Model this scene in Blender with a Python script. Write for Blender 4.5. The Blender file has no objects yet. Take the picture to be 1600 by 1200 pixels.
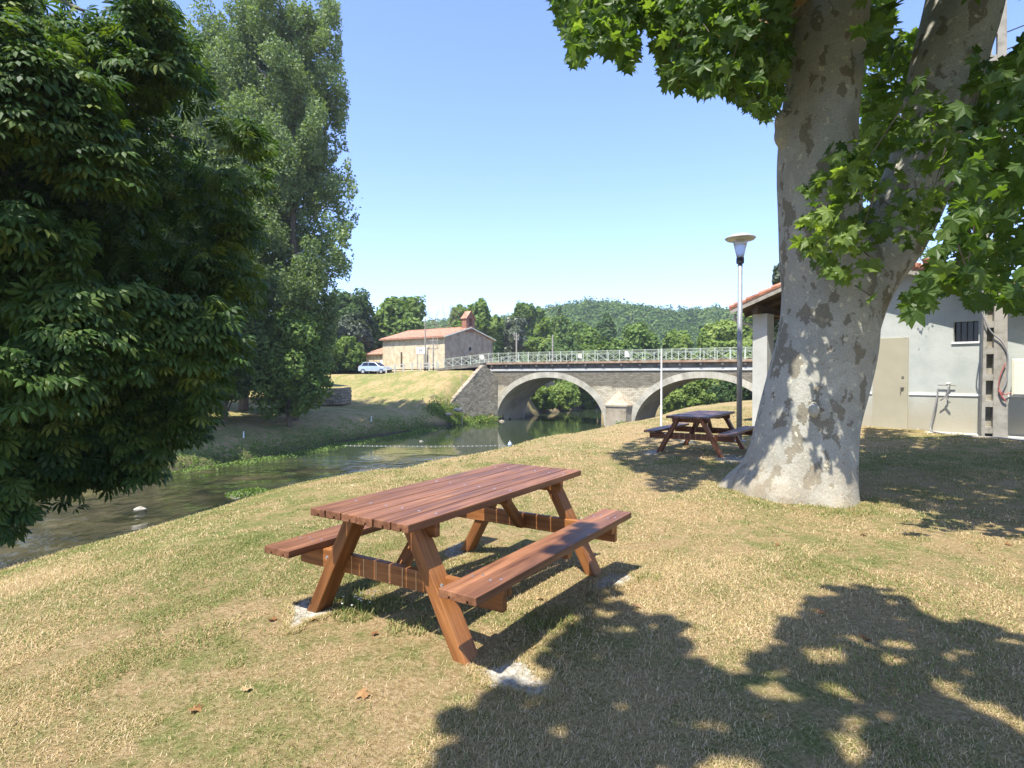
import bpy, math, random
import numpy as np
from mathutils import Vector, Matrix
R = math.radians
rng = np.random.default_rng(7)
random.seed(7)
scene = bpy.context.scene
COL = scene.collection

# ------------------------------------------------------------------ camera, sky, sun, exposure
CH, PITCH, FPX = 1.53, R(0.89), 916.0
cam_d = bpy.data.cameras.new("camera")
cam = bpy.data.objects.new("camera", cam_d); COL.objects.link(cam)
cam.location = (0, 0, CH); cam.rotation_euler = (R(90) - PITCH, 0, 0)
cam_d.sensor_fit = 'HORIZONTAL'; cam_d.sensor_width = 36.0
cam_d.lens = 36.0 * FPX / 1600.0
cam_d.clip_start = 0.05; cam_d.clip_end = 5000
scene.camera = cam
SUN_EL, SHADOW_AZ = R(64), R(34)
w = bpy.data.worlds.new("World"); scene.world = w; w.use_nodes = True
nt = w.node_tree; bg = nt.nodes["Background"]
sky = nt.nodes.new("ShaderNodeTexSky"); sky.sky_type = 'NISHITA'; sky.sun_disc = False
sky.sun_elevation = SUN_EL; sky.sun_rotation = SHADOW_AZ + math.pi
sky.air_density = 1.0; sky.dust_density = 0.3; sky.ozone_density = 2.2; sky.altitude = 100
tint = nt.nodes.new("ShaderNodeMix"); tint.data_type = 'RGBA'; tint.blend_type = 'MULTIPLY'; tint.inputs[0].default_value = 1.0; tint.inputs[7].default_value = (0.80, 0.82, 1.04, 1)
nt.links.new(sky.outputs[0], tint.inputs[6]); nt.links.new(tint.outputs[2], bg.inputs[0]); bg.inputs[1].default_value = 0.15
sl = bpy.data.lights.new("sun", 'SUN'); sl.energy = 4.0; sl.angle = R(0.53); sl.color = (1.0, 0.955, 0.87)
sun = bpy.data.objects.new("sun", sl); COL.objects.link(sun)
SD = Vector((math.sin(SHADOW_AZ) * math.cos(SUN_EL), math.cos(SHADOW_AZ) * math.cos(SUN_EL), -math.sin(SUN_EL)))
sun.rotation_euler = SD.to_track_quat('-Z', 'Y').to_euler(); sun.location = (-20, -30, 60)
scene.view_settings.view_transform = 'Standard'; scene.view_settings.look = 'None'
scene.view_settings.exposure = 1.30; scene.view_settings.gamma = 1.0
scene.render.engine = 'CYCLES'
scene.cycles.max_bounces = 8; scene.cycles.diffuse_bounces = 4; scene.cycles.glossy_bounces = 3
scene.cycles.transmission_bounces = 5; scene.cycles.transparent_max_bounces = 8
scene.cycles.use_denoising = True

# ------------------------------------------------------------------ projection helpers (for laying out real distances)
cP, sP = math.cos(PITCH), math.sin(PITCH)
def pix(P):
    P = np.asarray(P, float); x, y, z = P[..., 0], P[..., 1], P[..., 2] - CH
    d = y * cP - z * sP; v = y * sP + z * cP
    return 800 + FPX * x / d, 600 - FPX * v / d, d
def at(px, py, y):
    """world point seen at photo pixel px,py at distance y in front"""
    v = -(py - 600) / FPX; u = (px - 800) / FPX
    dy = cP + v * sP; dz = -sP + v * cP
    t = y / dy
    return Vector((u * t, y, CH + dz * t))
def inpoly(x, y, poly):
    x = np.asarray(x); y = np.asarray(y); c = np.zeros(x.shape, bool); n = len(poly)
    for i in range(n):
        x1, y1 = poly[i]; x2, y2 = poly[(i + 1) % n]
        if y1 == y2: continue
        c ^= ((y1 > y) != (y2 > y)) & (x < (x2 - x1) * (y - y1) / (y2 - y1) + x1)
    return c
_nd = np.random.default_rng(3)
_K = _nd.normal(size=(40, 3)); _PH = _nd.uniform(0, 6.28, 40)
def snoise(P, s=1.0, a=0, b=12):
    P = np.asarray(P, float) * s
    return np.sin(P @ _K[a:b].T + _PH[a:b]).sum(-1) / math.sqrt((b - a) / 2)

# ------------------------------------------------------------------ mesh helpers
def mesh_np(name, V, F, mat, parent=None, rnd=None, smooth=False, world=True):
    """F: list of (n,k) int arrays or python lists"""
    V = np.asarray(V, np.float32).reshape(-1, 3)
    if parent is not None and world:
        V = V - np.array(parent.location, np.float32)
    me = bpy.data.meshes.new(name)
    me.vertices.add(len(V)); me.vertices.foreach_set("co", V.ravel())
    if isinstance(F, np.ndarray): F = [F]
    if F and not isinstance(F[0], np.ndarray):
        tot = np.array([len(f) for f in F]); idx = np.array([i for f in F for i in f], np.int32)
    else:
        tot = np.concatenate([np.full(len(f), f.shape[1]) for f in F]); idx = np.concatenate([f.ravel() for f in F])
    me.loops.add(len(idx)); me.loops.foreach_set("vertex_index", idx.astype(np.int32))
    me.polygons.add(len(tot))
    st = np.concatenate([[0], np.cumsum(tot)[:-1]]).astype(np.int32)
    me.polygons.foreach_set("loop_start", st)
    if smooth: me.polygons.foreach_set("use_smooth", np.ones(len(tot), bool))
    else: me.polygons.foreach_set("use_smooth", np.zeros(len(tot), bool))
    me.update(calc_edges=True)
    if rnd is not None:
        a = me.attributes.new("rnd", 'FLOAT', 'POINT'); a.data.foreach_set("value", np.asarray(rnd, np.float32))
    me.materials.append(mat)
    o = bpy.data.objects.new(name, me); COL.objects.link(o)
    if parent is not None: o.parent = parent
    return o
def tag(o, label=None, cat=None, group=None, kind=None):
    if label: o["label"] = label
    if cat: o["category"] = cat
    if group: o["group"] = group
    if kind: o["kind"] = kind
    return o
def root(name, loc, label, cat, group=None, rz=0.0):
    o = bpy.data.objects.new(name, None); COL.objects.link(o); o.empty_display_size = 0.2
    o.location = loc; o.rotation_euler = (0, 0, rz)
    return tag(o, label, cat, group)
def copy_tree(o, parent=None):
    c = o.copy(); COL.objects.link(c)
    if parent is not None: c.parent = parent
    for ch in list(o.children): copy_tree(ch, c)
    return c
class MB:
    def __init__(s): s.v = []; s.f = []; s.r = []
    def add(s, vs, fs, r=0.5):
        b = len(s.v); s.v += [tuple(v) for v in vs]; s.f += [[i + b for i in f] for f in fs]; s.r += [r] * len(vs); return s
    def box(s, x0, x1, y0, y1, z0, z1, r=0.5, M=None):
        vs = [Vector((x, y, z)) for z in (z0, z1) for y in (y0, y1) for x in (x0, x1)]
        if M is not None: vs = [M @ v for v in vs]
        return s.add(vs, [[0, 2, 3, 1], [4, 5, 7, 6], [0, 1, 5, 4], [2, 6, 7, 3], [0, 4, 6, 2], [1, 3, 7, 5]], r)
    def beam(s, a, b, w, h, up=(0, 0, 1), r=0.5, ext=0.0):
        a = Vector(a); b = Vector(b); d = (b - a).normalized(); a = a - d * ext; b = b + d * ext
        u = Vector(up); sx = d.cross(u).normalized(); sz = sx.cross(d).normalized()
        vs = [p + sx * i * w / 2 + sz * j * h / 2 for p in (a, b) for i, j in ((-1, -1), (1, -1), (1, 1), (-1, 1))]
        return s.add(vs, [[0, 3, 2, 1], [4, 5, 6, 7], [0, 1, 5, 4], [1, 2, 6, 5], [2, 3, 7, 6], [3, 0, 4, 7]], r)
    def tube(s, pts, rad, n=10, cap=True, r=0.5):
        v, f = tube(pts, rad, n, cap); return s.add(v, f, r)
    def lathe(s, prof, c=(0, 0, 0), n=24, r=0.5):
        vs = []; fs = []
        for (rr, z) in prof:
            for k in range(n):
                a = 2 * math.pi * k / n; vs.append((c[0] + rr * math.cos(a), c[1] + rr * math.sin(a), c[2] + z))
        for i in range(len(prof) - 1):
            for k in range(n):
                fs.append([i * n + k, i * n + (k + 1) % n, (i + 1) * n + (k + 1) % n, (i + 1) * n + k])
        fs.append(list(range(n))[::-1]); fs.append([(len(prof) - 1) * n + k for k in range(n)])
        return s.add(vs, fs, r)
    def prism(s, poly, y0, y1, r=0.5, M=None):
        """poly in (x,z), extruded along y"""
        n = len(poly); vs = [Vector((x, y0, z)) for x, z in poly] + [Vector((x, y1, z)) for x, z in poly]
        if M is not None: vs = [M @ v for v in vs]
        fs = [list(range(n)), list(range(2 * n - 1, n - 1, -1))] + [[i, i + n, (i + 1) % n + n, (i + 1) % n] for i in range(n)]
        return s.add(vs, fs, r)
    def build(s, name, mat, parent=None, world=False, smooth=False, bevel=0):
        o = mesh_np(name, s.v, s.f, mat, parent, s.r, smooth, world)
        if bevel:
            m = o.modifiers.new("bevel", 'BEVEL'); m.width = bevel; m.segments = 2; m.limit_method = 'ANGLE'; m.angle_limit = R(40)
        return o
def tube(pts, rad, n=10, cap=True):
    pts = [Vector(p) for p in pts]; m = len(pts)
    if not hasattr(rad, '__len__'): rad = [rad] * m
    vs = []; fs = []; ref = None
    for i, p in enumerate(pts):
        d = (pts[min(i + 1, m - 1)] - pts[max(i - 1, 0)]).normalized()
        if ref is None: ref = d.orthogonal().normalized()
        ref = (ref - d * ref.dot(d)).normalized(); s = d.cross(ref)
        for k in range(n):
            a = 2 * math.pi * k / n; vs.append(p + (ref * math.cos(a) + s * math.sin(a)) * rad[i])
    for i in range(m - 1):
        for k in range(n):
            fs.append([i * n + k, i * n + (k + 1) % n, (i + 1) * n + (k + 1) % n, (i + 1) * n + k])
    if cap: fs.append(list(range(n))[::-1]); fs.append([(m - 1) * n + k for k in range(n)])
    return vs, fs
def smooth_path(pts, sub=6):
    P = [Vector(p) for p in pts]; out = []
    for i in range(len(P) - 1):
        p0 = P[max(i - 1, 0)]; p1 = P[i]; p2 = P[i + 1]; p3 = P[min(i + 2, len(P) - 1)]
        for k in range(sub):
            t = k / sub
            out.append(0.5 * ((2 * p1) + (p2 - p0) * t + (2 * p0 - 5 * p1 + 4 * p2 - p3) * t * t + (3 * p1 - p0 - 3 * p2 + p3) * t ** 3))
    out.append(P[-1]); return out

# ------------------------------------------------------------------ materials
def ramp(nt, fac, cols, pos=None, interp='LINEAR'):
    r = nt.nodes.new("ShaderNodeValToRGB"); r.color_ramp.interpolation = interp
    n = len(cols); pos = pos or [i / (n - 1) for i in range(n)]
    while len(r.color_ramp.elements) < n: r.color_ramp.elements.new(0.5)
    for e, c, p in zip(r.color_ramp.elements, cols, pos): e.position = p; e.color = (*c, 1)
    nt.links.new(fac, r.inputs[0]); return r.outputs[0]
def noise(nt, vec, scale, detail=4, rough=0.55, dist=0.0, out='Fac'):
    n = nt.nodes.new("ShaderNodeTexNoise"); n.inputs['Scale'].default_value = scale; n.inputs['Detail'].default_value = detail
    n.inputs['Roughness'].default_value = rough; n.inputs['Distortion'].default_value = dist
    if vec is not None: nt.links.new(vec, n.inputs['Vector'])
    return n.outputs[out]
def mixc(nt, fac, a, b, mode='MIX'):
    m = nt.nodes.new("ShaderNodeMix"); m.data_type = 'RGBA'; m.blend_type = mode
    for s, v in ((m.inputs[0], fac), (m.inputs[6], a), (m.inputs[7], b)):
        if isinstance(v, (int, float)): s.default_value = v
        elif isinstance(v, tuple): s.default_value = (*v, 1)
        else: nt.links.new(v, s)
    return m.outputs[2]
def mth(nt, op, a, b=None, clamp=False):
    m = nt.nodes.new("ShaderNodeMath"); m.operation = op; m.use_clamp = clamp
    for s, v in ((m.inputs[0], a), (m.inputs[1], b)):
        if v is None: continue
        if isinstance(v, (int, float)): s.default_value = v
        else: nt.links.new(v, s)
    return m.outputs[0]
def coords(nt, kind='Object', scale=None):
    t = nt.nodes.new("ShaderNodeTexCoord"); o = t.outputs[kind]
    if scale:
        m = nt.nodes.new("ShaderNodeMapping"); m.inputs['Scale'].default_value = scale; nt.links.new(o, m.inputs[0]); o = m.outputs[0]
    return o
def newmat(name):
    m = bpy.data.materials.new(name); m.use_nodes = True; nt = m.node_tree; b = nt.nodes["Principled BSDF"]; return m, nt, b
def bump(nt, b, h, dist=0.01, strength=0.6):
    n = nt.nodes.new("ShaderNodeBump"); n.inputs['Distance'].default_value = dist; n.inputs['Strength'].default_value = strength
    nt.links.new(h, n.inputs['Height']); nt.links.new(n.outputs[0], b.inputs['Normal'])
def rndattr(nt):
    a = nt.nodes.new("ShaderNodeAttribute"); a.attribute_name = "rnd"; return a.outputs['Fac']
def simple(name, cols, scale=6, rough=0.7, bdist=0.004, bscale=None, metal=0.0, detail=5, sc=None, spec=0.4, var=0.0):
    m, nt, b = newmat(name); v = coords(nt, 'Object', sc); f = noise(nt, v, scale, detail)
    c = ramp(nt, f, cols, [0.3 + 0.4 * i / (len(cols) - 1) for i in range(len(cols))] if len(cols) > 1 else None) if len(cols) > 1 else None
    if c is None: b.inputs['Base Color'].default_value = (*cols[0], 1)
    else:
        if var:
            r_ = ramp(nt, rndattr(nt), [(1 - var,) * 3, (1 + var,) * 3]); c = mixc(nt, 1.0, c, r_, 'MULTIPLY')
        nt.links.new(c, b.inputs['Base Color'])
    b.inputs['Roughness'].default_value = rough; b.inputs['Metallic'].default_value = metal; b.inputs['Specular IOR Level'].default_value = spec
    if bdist: bump(nt, b, noise(nt, v, bscale or scale * 4, 4), bdist)
    return m
def foliage(name, cols, trans=0.35, rough=0.45, spec=0.4, tcol=None):
    m, nt, b = newmat(name)
    c = ramp(nt, rndattr(nt), cols); nt.links.new(c, b.inputs['Base Color'])
    b.inputs['Roughness'].default_value = rough; b.inputs['Specular IOR Level'].default_value = spec
    t = nt.nodes.new("ShaderNodeBsdfTranslucent"); tc = mixc(nt, 1.0, c, tcol or (1.5, 1.6, 0.5), 'MULTIPLY'); nt.links.new(tc, t.inputs[0])
    mx = nt.nodes.new("ShaderNodeMixShader"); mx.inputs[0].default_value = trans
    nt.links.new(b.outputs[0], mx.inputs[1]); nt.links.new(t.outputs[0], mx.inputs[2])
    nt.links.new(mx.outputs[0], nt.nodes["Material Output"].inputs[0]); return m
M = {}
# lawn: straw and green patches
def lawn_mat():
    m, nt, b = newmat("lawn"); v = coords(nt)
    big = noise(nt, v, 0.45, 5, 0.6); mid = noise(nt, v, 2.6, 5, 0.65); fine = noise(nt, v, 42, 5, 0.7); vf = noise(nt, v, 170, 3, 0.7)
    k = mth(nt, 'ADD', mth(nt, 'MULTIPLY', big, 0.4), mth(nt, 'ADD', mth(nt, 'MULTIPLY', mid, 0.35), mth(nt, 'MULTIPLY', noise(nt, v, 9, 4, 0.65), 0.25)))
    straw = ramp(nt, fine, [(0.25, 0.17, 0.075), (0.42, 0.30, 0.15), (0.56, 0.43, 0.255)], [0.32, 0.52, 0.72])
    green = ramp(nt, fine, [(0.10, 0.12, 0.03), (0.20, 0.215, 0.065), (0.34, 0.32, 0.13)], [0.32, 0.52, 0.72])
    sep0 = nt.nodes.new("ShaderNodeSeparateXYZ"); nt.links.new(v, sep0.inputs[0])   # greener towards the river and on the far bank
    mg_ = nt.nodes.new("ShaderNodeMapRange"); mg_.inputs[1].default_value = 1.0; mg_.inputs[2].default_value = -6.0; mg_.inputs[3].default_value = 0; mg_.inputs[4].default_value = 0.045; nt.links.new(sep0.outputs[0], mg_.inputs[0])
    mf_ = nt.nodes.new("ShaderNodeMapRange"); mf_.inputs[1].default_value = 30; mf_.inputs[2].default_value = 45; mf_.inputs[3].default_value = 0; mf_.inputs[4].default_value = -0.01; nt.links.new(sep0.outputs[1], mf_.inputs[0])
    k = mth(nt, 'ADD', k, mth(nt, 'ADD', mg_.outputs[0], mf_.outputs[0]))
    c = mixc(nt, ramp(nt, k, [(0, 0, 0), (1, 1, 1)], [0.47, 0.585]), straw, green)
    sep = nt.nodes.new("ShaderNodeSeparateXYZ"); nt.links.new(v, sep.inputs[0])
    # damp mud along the waterline
    wet = ramp(nt, mth(nt, 'ADD', sep.outputs[2], mth(nt, 'MULTIPLY', mid, 0.5)), [(1, 1, 1), (0, 0, 0)], [0.0, 1.0])
    mp = nt.nodes.new("ShaderNodeMapRange"); mp.inputs[1].default_value = -3.72; mp.inputs[2].default_value = -3.15
    mp.inputs[3].default_value = 1; mp.inputs[4].default_value = 0
    nt.links.new(mth(nt, 'SUBTRACT', sep.outputs[2], mth(nt, 'MULTIPLY', mid, 0.3)), mp.inputs[0])
    mud = ramp(nt, fine, [(0.06, 0.05, 0.03), (0.14, 0.12, 0.07)])
    c = mixc(nt, mp.outputs[0], c, mud)
    # speckle
    c = mixc(nt, 1.0, c, ramp(nt, vf, [(0.62, 0.62, 0.6), (1.25, 1.25, 1.25)], [0.3, 0.7]), 'MULTIPLY')
    nt.links.new(c, b.inputs['Base Color']); b.inputs['Roughness'].default_value = 0.95; b.inputs['Specular IOR Level'].default_value = 0.1
    bump(nt, b, mth(nt, 'ADD', fine, mth(nt, 'MULTIPLY', vf, 0.6)), 0.03, 0.9); return m
M['lawn'] = lawn_mat()
def water_mat():
    m, nt, b = newmat("water"); v = coords(nt)
    sep = nt.nodes.new("ShaderNodeSeparateXYZ"); nt.links.new(v, sep.inputs[0])
    # riffle zone (shallow, fast) near, calm pool beyond
    mp = nt.nodes.new("ShaderNodeMapRange"); mp.inputs[1].default_value = 35; mp.inputs[2].default_value = 42; mp.inputs[3].default_value = 1; mp.inputs[4].default_value = 0
    wob = noise(nt, v, 0.25, 2); nt.links.new(mth(nt, 'ADD', sep.outputs[1], mth(nt, 'MULTIPLY', wob, 6)), mp.inputs[0])
    fast = mp.outputs[0]
    bed = ramp(nt, noise(nt, v, 0.55, 5, 0.65), [(0.016, 0.018, 0.009), (0.045, 0.042, 0.02), (0.12, 0.10, 0.05)], [0.4, 0.56, 0.74])
    pool = ramp(nt, noise(nt, v, 0.2, 3), [(0.022, 0.034, 0.015), (0.038, 0.052, 0.024)])
    nt.links.new(mixc(nt, fast, pool, bed), b.inputs['Base Color'])
    b.inputs['Roughness'].default_value = 0.025; b.inputs['IOR'].default_value = 1.36; b.inputs['Specular IOR Level'].default_value = 0.62
    v2 = coords(nt, 'Object', (1.0, 0.55, 1.0))
    r1 = noise(nt, v2, 1.7, 4, 0.6, 0.8); r2 = noise(nt, v2, 6, 3, 0.6, 0.4); patch = ramp(nt, noise(nt, v, 0.3, 3, 0.6), [(0.10,) * 3, (1, 1, 1)], [0.40, 0.58])
    hf = mth(nt, 'MULTIPLY', mth(nt, 'ADD', r1, mth(nt, 'MULTIPLY', r2, 0.35)), mth(nt, 'MULTIPLY', fast, patch))
    hc = mth(nt, 'MULTIPLY', noise(nt, v, 1.2, 3), 0.05)
    bump(nt, b, mth(nt, 'ADD', mth(nt, 'MULTIPLY', hf, 1.0), hc), 0.22, 1.0); return m
M['water'] = water_mat()
def wood_mat(name, c0, c1, c2, rough=0.42):
    m, nt, b = newmat(name); tc = coords(nt, 'UV') if False else None
    a = nt.nodes.new("ShaderNodeAttribute"); a.attribute_name = "gr"  # along-the-board coordinate
    v = a.outputs['Vector']
    off = nt.nodes.new("ShaderNodeVectorMath"); off.operation = 'ADD'; nt.links.new(v, off.inputs[0])
    cb = nt.nodes.new("ShaderNodeCombineXYZ"); nt.links.new(mth(nt, 'MULTIPLY', rndattr(nt), 37.0), cb.inputs[0]); nt.links.new(mth(nt, 'MULTIPLY', rndattr(nt), 11.0), cb.inputs[1]); nt.links.new(cb.outputs[0], off.inputs[1])
    mp = nt.nodes.new("ShaderNodeMapping"); mp.inputs['Scale'].default_value = (1.6, 26, 26); nt.links.new(off.outputs[0], mp.inputs[0])
    g = noise(nt, mp.outputs[0], 1.0, 6, 0.6, 0.5)
    mp2 = nt.nodes.new("ShaderNodeMapping"); mp2.inputs['Scale'].default_value = (1.5, 5, 5); nt.links.new(off.outputs[0], mp2.inputs[0])
    blot = noise(nt, mp2.outputs[0], 1.3, 4, 0.6)
    c = ramp(nt, g, [c0, c1, c2], [0.3, 0.5, 0.72])
    c = mixc(nt, 1.0, c, ramp(nt, blot, [(0.72, 0.7, 0.7), (1.2, 1.2, 1.2)], [0.3, 0.7]), 'MULTIPLY')
    c = mixc(nt, 1.0, c, ramp(nt, rndattr(nt), [(0.8, 0.78, 0.76), (1.18, 1.16, 1.14)]), 'MULTIPLY')
    # scattered knots
    vo = nt.nodes.new("ShaderNodeTexVoronoi"); vo.inputs['Scale'].default_value = 3.4; mp3 = nt.nodes.new("ShaderNodeMapping"); mp3.inputs['Scale'].default_value = (1, 2.2, 2.2)
    nt.links.new(off.outputs[0], mp3.inputs[0]); nt.links.new(mp3.outputs[0], vo.inputs['Vector'])
    kn = ramp(nt, vo.outputs['Distance'], [(1, 1, 1), (0, 0, 0)], [0.025, 0.06]); c = mixc(nt, mth(nt, 'MULTIPLY', kn, 0.6), c, (0.05, 0.02, 0.01))
    nt.links.new(c, b.inputs['Base Color']); b.inputs['Roughness'].default_value = rough; b.inputs['Specular IOR Level'].default_value = 0.35
    nt.links.new(mth(nt, 'ADD', mth(nt, 'MULTIPLY', blot, 0.35), rough - 0.18), b.inputs['Roughness'])
    bump(nt, b, g, 0.0018, 0.7); return m
M['wood_top'] = wood_mat("stained_wood_top", (0.105, 0.043, 0.020), (0.20, 0.088, 0.042), (0.30, 0.142, 0.066), 0.52)
M['wood_leg'] = wood_mat("stained_wood_leg", (0.13, 0.048, 0.014), (0.25, 0.10, 0.03), (0.36, 0.16, 0.052), 0.5)
M['wood_top2'] = wood_mat("shaded_wood_top", (0.07, 0.036, 0.028), (0.14, 0.078, 0.062), (0.22, 0.14, 0.115), 0.5)  # farther table: tree shade put into darker, bluer wood colours
M['wood_leg2'] = wood_mat("dark_wood_leg", (0.09, 0.032, 0.014), (0.17, 0.065, 0.028), (0.24, 0.10, 0.045), 0.5)
M['kerf'] = simple("kerf_pale_wood", [(0.5, 0.28, 0.12), (0.62, 0.38, 0.18)], 20, 0.8)
M['zinc'] = simple("zinc_bolt", [(0.6, 0.6, 0.6), (0.75, 0.75, 0.75)], 30, 0.35, 0.0005, metal=0.9)
M['lime'] = simple("crumbled_concrete", [(0.19, 0.17, 0.12), (0.36, 0.33, 0.27), (0.50, 0.47, 0.41)], 30, 0.95, 0.02, 70, spec=0.1)
def plane_bark():
    m, nt, b = newmat("plane_bark"); v = coords(nt)
    wv = nt.nodes.new("ShaderNodeVectorMath"); wv.operation = 'ADD'; nt.links.new(v, wv.inputs[0])
    wn = nt.nodes.new("ShaderNodeVectorMath"); wn.operation = 'SCALE'; wn.inputs['Scale'].default_value = 0.32
    nt.links.new(noise(nt, v, 3.5, 5, 0.65, 0, 'Color'), wn.inputs[0]); nt.links.new(wn.outputs[0], wv.inputs[1])
    def cells(scale, sc, offs=0.0):
        mp = nt.nodes.new("ShaderNodeMapping"); mp.inputs['Scale'].default_value = sc; mp.inputs['Location'].default_value = (offs, offs, offs)
        nt.links.new(wv.outputs[0], mp.inputs[0])
        vo = nt.nodes.new("ShaderNodeTexVoronoi"); vo.inputs['Scale'].default_value = scale; nt.links.new(mp.outputs[0], vo.inputs['Vector'])
        s = nt.nodes.new("ShaderNodeSeparateColor"); nt.links.new(vo.outputs['Color'], s.inputs[0]); return s.outputs[0], vo.outputs['Distance']
    c1, d1 = cells(8.5, (1.0, 1.0, 0.42)); c2, d2 = cells(14, (1, 1, 0.55), 3.1); c3, d3 = cells(17, (1, 1, 0.7), 7.7)
    base = ramp(nt, noise(nt, v, 1.6, 5), [(0.29, 0.285, 0.235), (0.37, 0.362, 0.305), (0.43, 0.415, 0.35)], [0.3, 0.5, 0.7])
    base = mixc(nt, 0.45, base, ramp(nt, c1, [(0.28, 0.272, 0.222), (0.43, 0.415, 0.345)]))
    sep = nt.nodes.new("ShaderNodeSeparateXYZ"); nt.links.new(v, sep.inputs[0])
    band = nt.nodes.new("ShaderNodeMapRange"); band.inputs[1].default_value = 4.2; band.inputs[2].default_value = 2.6; band.inputs[3].default_value = 0.0; band.inputs[4].default_value = 0.075
    nt.links.new(sep.outputs[2], band.inputs[0])
    dk = mth(nt, 'GREATER_THAN', mth(nt, 'ADD', c1, band.outputs[0]), 0.895)
    col = mixc(nt, dk, base, ramp(nt, noise(nt, v, 22, 3), [(0.17, 0.155, 0.11), (0.25, 0.225, 0.17)]))
    dk2 = mth(nt, 'GREATER_THAN', c2, 0.93); col = mixc(nt, dk2, col, (0.20, 0.18, 0.135))
    lt = mth(nt, 'MULTIPLY', mth(nt, 'GREATER_THAN', c3, 0.88), mth(nt, 'LESS_THAN', d3, 0.4)); col = mixc(nt, lt, col, (0.54, 0.50, 0.38))
    c4, d4 = cells(30, (1, 1, 1.0), 1.7); low = nt.nodes.new("ShaderNodeMapRange"); low.inputs[1].default_value = 1.9; low.inputs[2].default_value = 0.5; low.inputs[3].default_value = 0; low.inputs[4].default_value = 0.16; nt.links.new(sep.outputs[2], low.inputs[0])
    fl = mth(nt, 'GREATER_THAN', mth(nt, 'ADD', c4, low.outputs[0]), 0.965); col = mixc(nt, mth(nt, 'MULTIPLY', fl, mth(nt, 'LESS_THAN', d4, .33)), col, ramp(nt, c3, [(0.22, 0.15, 0.09), (0.50, 0.46, 0.33)], [0.3, 0.6]))
    col = mixc(nt, ramp(nt, noise(nt, coords(nt, 'Object', (1, 1, 2.6)), 3.0, 6, 0.7, 1.0), [(0, 0, 0), (0.5, 0.5, 0.5)], [0.55, 0.7]), col, (0.25, 0.225, 0.165))
    soil = nt.nodes.new("ShaderNodeMapRange"); soil.inputs[1].default_value = 0.75; soil.inputs[2].default_value = -0.05; soil.inputs[3].default_value = 0; soil.inputs[4].default_value = 0.75
    nt.links.new(mth(nt, 'ADD', sep.outputs[2], mth(nt, 'MULTIPLY', mth(nt, 'SUBTRACT', noise(nt, v, 5, 5), 0.5), 1.0)), soil.inputs[0]); col = mixc(nt, soil.outputs[0], col, (0.30, 0.245, 0.165))
    col = mixc(nt, 1.0, col, ramp(nt, noise(nt, v, 60, 4), [(0.8, 0.8, 0.8), (1.15, 1.15, 1.15)], [0.3, 0.7]), 'MULTIPLY')
    nt.links.new(col, b.inputs['Base Color']); b.inputs['Roughness'].default_value = 0.85; b.inputs['Specular IOR Level'].default_value = 0.2
    h = mth(nt, 'SUBTRACT', mth(nt, 'MULTIPLY', noise(nt, v, 18, 5), 1.0), mth(nt, 'ADD', mth(nt, 'MULTIPLY', dk, 0.5), mth(nt, 'MULTIPLY', dk2, 0.4)))
    bump(nt, b, mth(nt, 'SUBTRACT', h, mth(nt, 'MULTIPLY', lt, 0.3)), 0.016, 0.8); return m
M['plane_bark'] = plane_bark()
M['branch_bark'] = simple("peeled_branch_bark", [(0.24, 0.15, 0.06), (0.36, 0.24, 0.11), (0.42, 0.33, 0.2)], 9, 0.8, 0.006, 30)
M['bark'] = simple("grey_bark", [(0.07, 0.055, 0.04), (0.16, 0.13, 0.1), (0.22, 0.19, 0.15)], 5, 0.95, 0.02, 16, sc=(3, 3, 0.6))
M['leaf_plane'] = foliage("plane_leaf", [(0.04, 0.08, 0.016), (0.085, 0.14, 0.03), (0.22, 0.29, 0.08)], 0.5, 0.42, 0.3, (1.9, 2.0, 0.6))
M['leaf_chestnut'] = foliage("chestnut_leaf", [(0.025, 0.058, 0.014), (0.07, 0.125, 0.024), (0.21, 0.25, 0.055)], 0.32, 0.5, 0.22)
M['leaf_poplar'] = foliage("poplar_leaf", [(0.07, 0.115, 0.04), (0.15, 0.21, 0.075), (0.29, 0.36, 0.17)], 0.32, 0.5, 0.3)
M['leaf_dark'] = foliage("dark_leaf", [(0.035, 0.07, 0.02), (0.085, 0.14, 0.04), (0.16, 0.22, 0.07)], 0.25, 0.7, 0.15)
M['leaf_mid'] = foliage("mid_leaf", [(0.06, 0.11, 0.022), (0.14, 0.21, 0.05), (0.25, 0.32, 0.095)], 0.3, 0.7, 0.15)
M['leaf_light'] = foliage("light_leaf", [(0.08, 0.14, 0.025), (0.17, 0.24, 0.055), (0.30, 0.36, 0.10)], 0.35, 0.7, 0.15)
M['leaf_grey'] = foliage("greyish_leaf", [(0.06, 0.08, 0.045), (0.11, 0.135, 0.08), (0.17, 0.19, 0.12)], 0.25)
M['leaf_hill'] = foliage("hill_leaf", [(0.05, 0.095, 0.022), (0.10, 0.16, 0.04), (0.18, 0.24, 0.07)], 0.25, 0.8, 0.1)
M['grass'] = foliage("grass_blade", [(0.12, 0.155, 0.035), (0.23, 0.25, 0.075), (0.42, 0.32, 0.145), (0.54, 0.40, 0.21), (0.66, 0.52, 0.33)], 0.25, 0.6, 0.25, (1.2, 1.2, 0.8))
M['dryleaf'] = foliage("dry_leaf", [(0.20, 0.085, 0.035), (0.33, 0.18, 0.075), (0.46, 0.33, 0.17)], 0.10, 0.7, 0.1, (1.2, 1.0, 0.7))
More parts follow.
